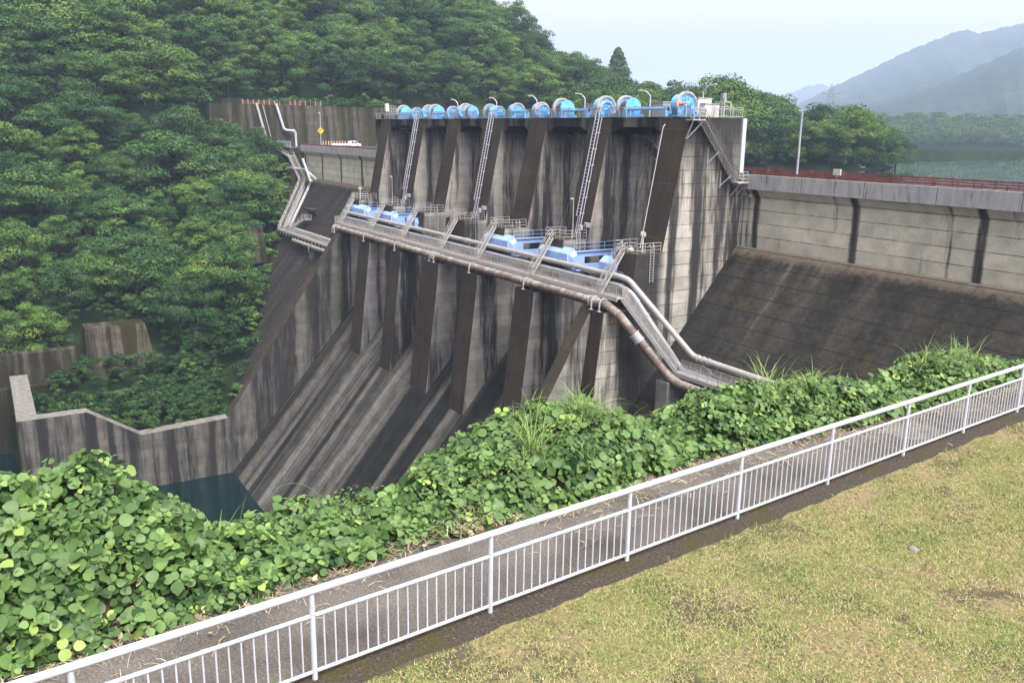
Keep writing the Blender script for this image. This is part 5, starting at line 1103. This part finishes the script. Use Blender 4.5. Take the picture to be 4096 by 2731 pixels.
def kudzu(name, y0, y1, dens, label):
    A = abs(y1 - y0) * 3.0; n = int(A * dens); y = y0 + (y1 - y0) * rng.random(n); y = y + rng.normal(size=n) * .02; xb = ITP(y, KY, KX); u = rng.random(n) ** .85; x = xb - .12 + u * (13.3 - xb)
    z = bank(x, y); e = .04; gx = (bank(x + e, y) - z) / e; gy = (bank(x, y + e) - z) / e; N0 = np.stack([-gx, -gy, np.ones(n)], 1); N0 /= np.linalg.norm(N0, axis=1, keepdims=True)
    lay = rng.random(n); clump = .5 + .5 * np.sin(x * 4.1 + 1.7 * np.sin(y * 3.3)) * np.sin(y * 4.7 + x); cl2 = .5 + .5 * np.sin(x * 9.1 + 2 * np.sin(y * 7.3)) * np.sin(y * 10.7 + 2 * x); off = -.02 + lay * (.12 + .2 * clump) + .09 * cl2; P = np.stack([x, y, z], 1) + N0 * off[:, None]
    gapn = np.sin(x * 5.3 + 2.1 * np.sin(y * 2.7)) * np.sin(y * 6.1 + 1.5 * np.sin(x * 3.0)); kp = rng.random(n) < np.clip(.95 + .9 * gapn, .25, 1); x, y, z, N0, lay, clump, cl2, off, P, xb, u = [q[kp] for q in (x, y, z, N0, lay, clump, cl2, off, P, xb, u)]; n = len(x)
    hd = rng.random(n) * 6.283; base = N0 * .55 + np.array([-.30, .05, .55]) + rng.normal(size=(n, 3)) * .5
    t0 = np.clip(-.13 + .45 * lay + rng.normal(size=n) * .19 + .25 * clump + .12 * cl2, 0, .9); t0 = np.where(rng.random(n) < .025, .97, t0)  # lower leaves tinted darker, painting shade inside the vines
    PP = []; NN = []; DD = []; LL = []; WW = []; TT = []
    big = .095 * np.exp(rng.normal(size=n) * .33).clip(.45, 1.75) * np.where(rng.random(n) < .15, .62, 1.0)
    for k, (ang, sc) in enumerate(((0, 1.05), (2.0, .92), (-2.0, .92))):
        a = hd + ang; d = np.stack([np.cos(a), np.sin(a), np.zeros(n)], 1); nn = base + rng.normal(size=(n, 3)) * .2 - d * -.12; PP.append(P + d * big[:, None] * .32); NN.append(nn); DD.append(d + np.array([0, 0, -.15])); LL.append(big * sc * 1.12); WW.append(big * sc * 1.08); TT.append(np.clip(t0 + rng.normal(size=n) * .05, 0, 1))
    me = leaf_mesh(name, np.concatenate(PP), np.concatenate(NN), np.concatenate(DD), np.concatenate(LL), np.concatenate(WW), np.concatenate(TT), 'kudzu_leaf'); o = bpy.data.objects.new(name, me); COL.objects.link(o); tag(o, label, None, None, 'stuff'); return o
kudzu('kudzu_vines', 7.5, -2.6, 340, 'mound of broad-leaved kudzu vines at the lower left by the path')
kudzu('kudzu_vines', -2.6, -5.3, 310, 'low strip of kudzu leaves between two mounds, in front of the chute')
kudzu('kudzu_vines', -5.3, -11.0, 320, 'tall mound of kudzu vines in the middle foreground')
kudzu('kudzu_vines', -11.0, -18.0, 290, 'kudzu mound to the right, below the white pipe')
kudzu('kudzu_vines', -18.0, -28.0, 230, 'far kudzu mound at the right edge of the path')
# runners that stick out of the vines
tr = MB()
for (x, y) in ((12.4, -2.2), (12.3, -1.7), (12.5, -5.5), (12.4, -6.0), (12.4, -5.7), (12.5, -12.0), (12.5, -4.2), (12.2, -.2), (12.4, -11.6), (12.5, -14.9), (12.3, -3.0)):
    z = float(bank(np.array([x]), np.array([y]))[0]) + .15; a = rnd.random() * 6.28; L = .35 + .35 * rnd.random()
    pts = [(x, y, z), (x + .3 * L * math.cos(a), y + .3 * L * math.sin(a), z + .5 * L), (x + .8 * L * math.cos(a), y + .8 * L * math.sin(a), z + .7 * L), (x + 1.15 * L * math.cos(a + .3), y + 1.15 * L * math.sin(a + .3), z + .55 * L)]; cv = [tuple(Vector(pts[0]) * (1 - q) ** 3 + 3 * Vector(pts[1]) * q * (1 - q) ** 2 + 3 * Vector(pts[2]) * q * q * (1 - q) + Vector(pts[3]) * q ** 3) for q in [i / 9 for i in range(10)]]; tr.tube(cv, [.006 - .0004 * i for i in range(10)], 4)
o = tr.build('vine_runners', 'straw', None); tag(o, None, None, None, 'stuff'); at = o.data.attributes.new('tint', 'FLOAT', 'FACE'); at.data.foreach_set('value', [.5] * len(o.data.polygons)); o.data.materials[0] = MATS['kudzu_leaf']
# blades
def blades_mesh(name, specs, mat):
    V_ = []; F_ = []; T_ = []
    for (p, a, lean, L, wd, tn) in specs:
        o = len(V_); m = 5; d = Vector((math.cos(a), math.sin(a), 0)); s_ = Vector((-math.sin(a), math.cos(a), 0)); q = Vector(p); up = 1.45 - .25 * lean
        for i in range(m + 1):
            f = i / m; w_ = wd * (1 - f) ** .7 * (1 if i else .6); V_.append(tuple(q - s_ * w_ / 2)); V_.append(tuple(q + s_ * w_ / 2)); up -= lean * (.25 + .5 * f); q = q + (d * math.cos(up) + Vector((0, 0, math.sin(up)))) * L / m
        for i in range(m): F_.append((o + 2 * i, o + 2 * i + 1, o + 2 * i + 3, o + 2 * i + 2)); T_.append(tn)
    me = bpy.data.meshes.new(name); me.from_pydata(V_, [], F_); me.materials.append(MATS[mat]); at = me.attributes.new('tint', 'FLOAT', 'FACE'); at.data.foreach_set('value', T_); me.update(); return me
PG = [((11.75, -7.55), 1.15, 90, 'pampas grass clump arching out of the middle vine mound toward the path'), ((12.1, -8.9), 1.15, 80, 'tall upright pampas grass at the right shoulder of the middle mound'), ((12.0, -9.7), .85, 50, 'grass tuft beside the tall pampas on the middle mound'), ((12.3, -13.9), 1.2, 80, 'pampas grass on the crest of the right-hand vine mound'), ((12.2, -15.2), .9, 60, 'grass tuft lower on the right-hand vine mound'), ((12.3, -19.3), 1.1, 70, 'pampas grass on the far mound near the picture edge'), ((12.3, -21.0), 1.2, 70, 'last pampas clump before the right edge'), ((12.2, -20.2), 1.1, 60, 'pampas clump between the two at the far mound'), ((12.3, -2.55), .75, 26, 'pale grass tuft in the gap before the dark pool'), ((11.1, -6.2), .6, 22, 'small grass tuft by the dry straw heap'), ((12.45, -8.1), .8, 30, 'grass blades on top of the middle mound')]
for (xy, L, n, lab) in PG:
    x, y = xy; z = float(bank(np.array([x]), np.array([y]))[0]); t = thing('pampas_grass', lab, 'grass clump', (x, y, z))
    sp = [((rnd.gauss(0, .1), rnd.gauss(0, .12), 0), rnd.random() * 6.28, .25 + .75 * rnd.random(), L * (.6 + .55 * rnd.random()), .016 + .008 * rnd.random(), min(.95, rnd.random())) for _ in range(n)]
    o = bpy.data.objects.new('blades', blades_mesh('blades', sp, 'pampas_blade')); COL.objects.link(o); o.parent = t
    mb = MB(); mb.v = []; 
    for k in range(5): aa = k * 1.26; mb.tube([(x + .05 * math.cos(aa), y + .05 * math.sin(aa), z - .05), (x + .09 * math.cos(aa), y + .09 * math.sin(aa), z + .22)], .009, 5)
    o = mb.build('stems', 'straw', t); at = o.data.attributes.new('tint', 'FLOAT', 'FACE'); at.data.foreach_set('value', [.5] * len(o.data.polygons))
sp = []
for _ in range(900):
    y = rnd.choice((rnd.uniform(2.5, -27), rnd.gauss(-8.6, 1.0), rnd.gauss(-14, 1.6), rnd.gauss(-20, 1.6))); x = rnd.uniform(11.2, 12.9); z = float(bank(np.array([x]), np.array([y]))[0])
    if x > ITP(y, KY, KX) + .1: sp.append(((x, y, z), rnd.random() * 6.28, .2 + .8 * rnd.random(), .25 + .5 * rnd.random(), .012, rnd.random()))
o = bpy.data.objects.new('bank_grass', blades_mesh('bank_grass', sp, 'pampas_blade')); COL.objects.link(o); tag(o, None, None, None, 'stuff')
# two small-leaved bushes among the vines
for (x, y, R, H, lab, nn) in ((12.3, -4.55, .42, .62, 'feathery small-leaved sapling in front of the dark chute', 420), (11.45, -7.05, .33, .5, 'dark small-leaved bush inside the middle vine mound', 300), (12.35, -12.1, .3, .5, 'small sapling between the middle and right vine mounds', 200)):
    z = float(bank(np.array([x]), np.array([y]))[0]); t = thing('sapling', lab, 'sapling', (x, y, z)); d = rng.normal(size=(nn, 3)); d /= np.linalg.norm(d, axis=1, keepdims=True); d[:, 2] = abs(d[:, 2]); q = rng.random((nn, 1)) ** .5; P = d * q * np.array([R, R, H]) + np.array([0, 0, .05])
    me = leaf_mesh('leaves', P, d + np.array([0, 0, .9]) + rng.normal(size=(nn, 3)) * .5, d + rng.normal(size=(nn, 3)) * .5, .05 + .035 * rng.random(nn), .02 + .012 * rng.random(nn), np.clip(rng.normal(.5, .2, nn), 0, 1), 'kudzu_leaf'); o = bpy.data.objects.new('leaves', me); COL.objects.link(o); o.parent = t
    mb = MB()
    for k in range(9): a = k * .7; mb.tube([(x, y, z - .05), (x + R * .5 * math.cos(a), y + R * .5 * math.sin(a), z + H * .5), (x + R * .8 * math.cos(a), y + R * .8 * math.sin(a), z + H * .8)], [.012, .007, .003], 4)
    mb.build('stems', 'bark', t)
# dry straw and dead leaves along the path edge
sp = []
for _ in range(5200):
    y = rnd.uniform(2, -27); xb = float(ITP(y, KY, KX)); x = xb + rnd.gauss(-.12, .16) - (abs(rnd.gauss(0, .45)) if rnd.random() < (.5 if y < -7 else .15) else 0)
    heap = math.exp(-((y + 5.9) / .8) ** 2); x += .15 * heap * rnd.random(); z = max(-6.0, float(bank(np.array([x]), np.array([y]))[0])) + .01 + rnd.random() * (.05 + .22 * heap)
    sp.append(((x, y, z), rnd.random() * 6.28, 1.9 + rnd.random() * 1.2, .07 + .2 * rnd.random(), .004 + .006 * rnd.random(), rnd.random()))
sp = [((p), a, l, L, w_, t_) for p, a, l, L, w_, t_ in sp]
def litter(name, sp, mat):
    V_ = []; F_ = []; T_ = []
    for (p, a, l, L, w_, t_) in sp:
        d = Vector((math.cos(a), math.sin(a), rnd.gauss(0, .25))) * L / 2; s_ = Vector((-math.sin(a), math.cos(a), rnd.gauss(0, .3))) * w_ / 2; q = Vector(p); o = len(V_); b = Vector((0, 0, L * .12)); V_ += [tuple(q - d - s_), tuple(q - d + s_), tuple(q + b + s_), tuple(q + b - s_), tuple(q + d + s_), tuple(q + d - s_)]; F_ += [(o, o + 1, o + 2, o + 3), (o + 3, o + 2, o + 4, o + 5)]; T_ += [t_, t_]
    me = bpy.data.meshes.new(name); me.from_pydata(V_, [], F_); me.materials.append(MATS[mat]); at = me.attributes.new('tint', 'FLOAT', 'FACE'); at.data.foreach_set('value', T_); me.update(); o = bpy.data.objects.new(name, me); COL.objects.link(o); return tag(o, None, None, None, 'stuff')
litter('dry_straw', sp, 'straw')
P = []
for _ in range(420):
    y = rnd.choice((rnd.uniform(2, -25), rnd.gauss(-5.9, .6), rnd.gauss(-1.3, .9))); xb = float(ITP(y, KY, KX)); x = xb + rnd.gauss(.02, .16); P.append((x, y, max(-6.0, float(bank(np.array([x]), np.array([y]))[0])) + .03 + rnd.random() * .1))
P = np.array(P); n = len(P); me = leaf_mesh('dead_leaves', P, rng.normal(size=(n, 3)) * .7 + np.array([0, 0, .8]), rng.normal(size=(n, 3)), .06 + .07 * rng.random(n), .035 + .045 * rng.random(n), .1 + .8 * rng.random(n), 'straw'); o = bpy.data.objects.new('dead_leaves', me); COL.objects.link(o); tag(o, None, None, None, 'stuff')
# lawn blades
n = 700000; y = -1 - 27 * rng.random(n) ** 1.15; x = 4.0 + 6.6 * rng.random(n); okm = x < (8.47 - .095 * (y + 2.64)) - .42; x, y = x[okm], y[okm]
pat = np.sin(x * 1.7 + 2 * np.sin(y * .9)) * np.sin(y * 1.3 + x * .6) + .6 * np.sin(x * 5.3 + y * 3.1) * np.sin(y * 4.1) + .5 * np.sin(x * 13.1 + 3 * np.sin(y * 5.3)) * np.sin(y * 11.7 + 2 * np.sin(x * 6.1)); keep = rng.random(len(x)) < np.clip(.82 + .55 * pat, .05, 1); x, y, pat = x[keep], y[keep], pat[keep]; n = len(x)
a = rng.random(n) * 6.283; L = .018 + .04 * rng.random(n); ln = L * (.6 + .9 * rng.random(n)); wv = .0045 + .0035 * rng.random(n); p = np.stack([x, y, -6.062 + .075 * np.clip((x - (8.47 - .095 * (y + 2.64)) + .75) / .37, 0, 1)], 1); s_ = np.stack([-np.sin(a), np.cos(a), np.zeros(n)], 1) * wv[:, None]; tip = p + np.stack([np.cos(a) * ln, np.sin(a) * ln, L * .55], 1)
v = np.stack([p - s_, p + s_, tip], 1).reshape(-1, 3); me = bpy.data.meshes.new('grass'); me.vertices.add(3 * n); me.vertices.foreach_set('co', v.ravel().astype(np.float32)); me.loops.add(3 * n); me.loops.foreach_set('vertex_index', np.arange(3 * n, dtype=np.int32)); me.polygons.add(n); me.polygons.foreach_set('loop_start', np.arange(0, 3 * n, 3, dtype=np.int32))
at = me.attributes.new('tint', 'FLOAT', 'FACE'); at.data.foreach_set('value', np.clip(.55 + .38 * rng.normal(size=n) - .16 * pat, 0, 1).astype(np.float32)); me.materials.append(MATS['grass_blade']); me.update(calc_edges=True); o = bpy.data.objects.new('grass', me); COL.objects.link(o); tag(o, None, None, None, 'stuff')
# stones in the lawn
for x, y, r_, lab in ((7.13, -11.5, .075, 'small grey stone lying in the lawn'),):
    t = thing('stone', lab, 'stone', (x, y, -6.06)); mb = MB(); mb.ball((x, y, -6.05), (r_ * 1.3, r_, r_ * .55), 0, 9, 6); mb.build('rock', 'arc_concrete', t, True)
t = thing('inspection_cover', 'round pale concrete cover set in the path near its far end', 'cover', (10.45, -16.2, -6.0)); mb = MB(); c_ = [(10.45 + .5 * math.cos(k * .2618), -16.2 + .62 * math.sin(k * .2618)) for k in range(24)]
mb.add([(x, y, -5.99) for x, y in c_] + [(x, y, -6.1) for x, y in c_], [tuple(range(24))] + [(k, k + 24, (k + 1) % 24 + 24, (k + 1) % 24) for k in range(24)]); mb.build('lid', 'arc_concrete', t)
# kerb weeds
sp = []
for k in range(34):
    y = rnd.uniform(-1, -24); x = FX(y) + rnd.choice((.12, -.42)); 
    for _ in range(7): sp.append(((x + rnd.gauss(0, .03), y + rnd.gauss(0, .05), -6.0), rnd.random() * 6.28, .4 + .6 * rnd.random(), .08 + .12 * rnd.random(), .006, rnd.random()))
o = bpy.data.objects.new('kerb_weeds', blades_mesh('kerb_weeds', sp, 'pampas_blade')); COL.objects.link(o); tag(o, None, None, None, 'stuff')

# ------------------------------------------------------------------ air
HAZE = 0.00024
mb = MB(); mb.box((-700, -6500, -75), (6200, 480, 470)); hz = mb.build('haze', 'soil')
hm = bpy.data.materials.new('haze_air'); hm.use_nodes = True; ht = hm.node_tree; ht.nodes.clear(); out = ht.nodes.new('ShaderNodeOutputMaterial'); vp = ht.nodes.new('ShaderNodeVolumePrincipled')
vp.inputs['Color'].default_value = (0.60, 0.755, 1.0, 1); vp.inputs['Density'].default_value = HAZE; vp.inputs['Anisotropy'].default_value = 0.2
ht.links.new(vp.outputs[0], out.inputs['Volume']); hz.data.materials.clear(); hz.data.materials.append(hm); tag(hz, kind='stuff')
# remove helper properties
for o in bpy.data.objects:
    if '_org' in o: del o['_org']
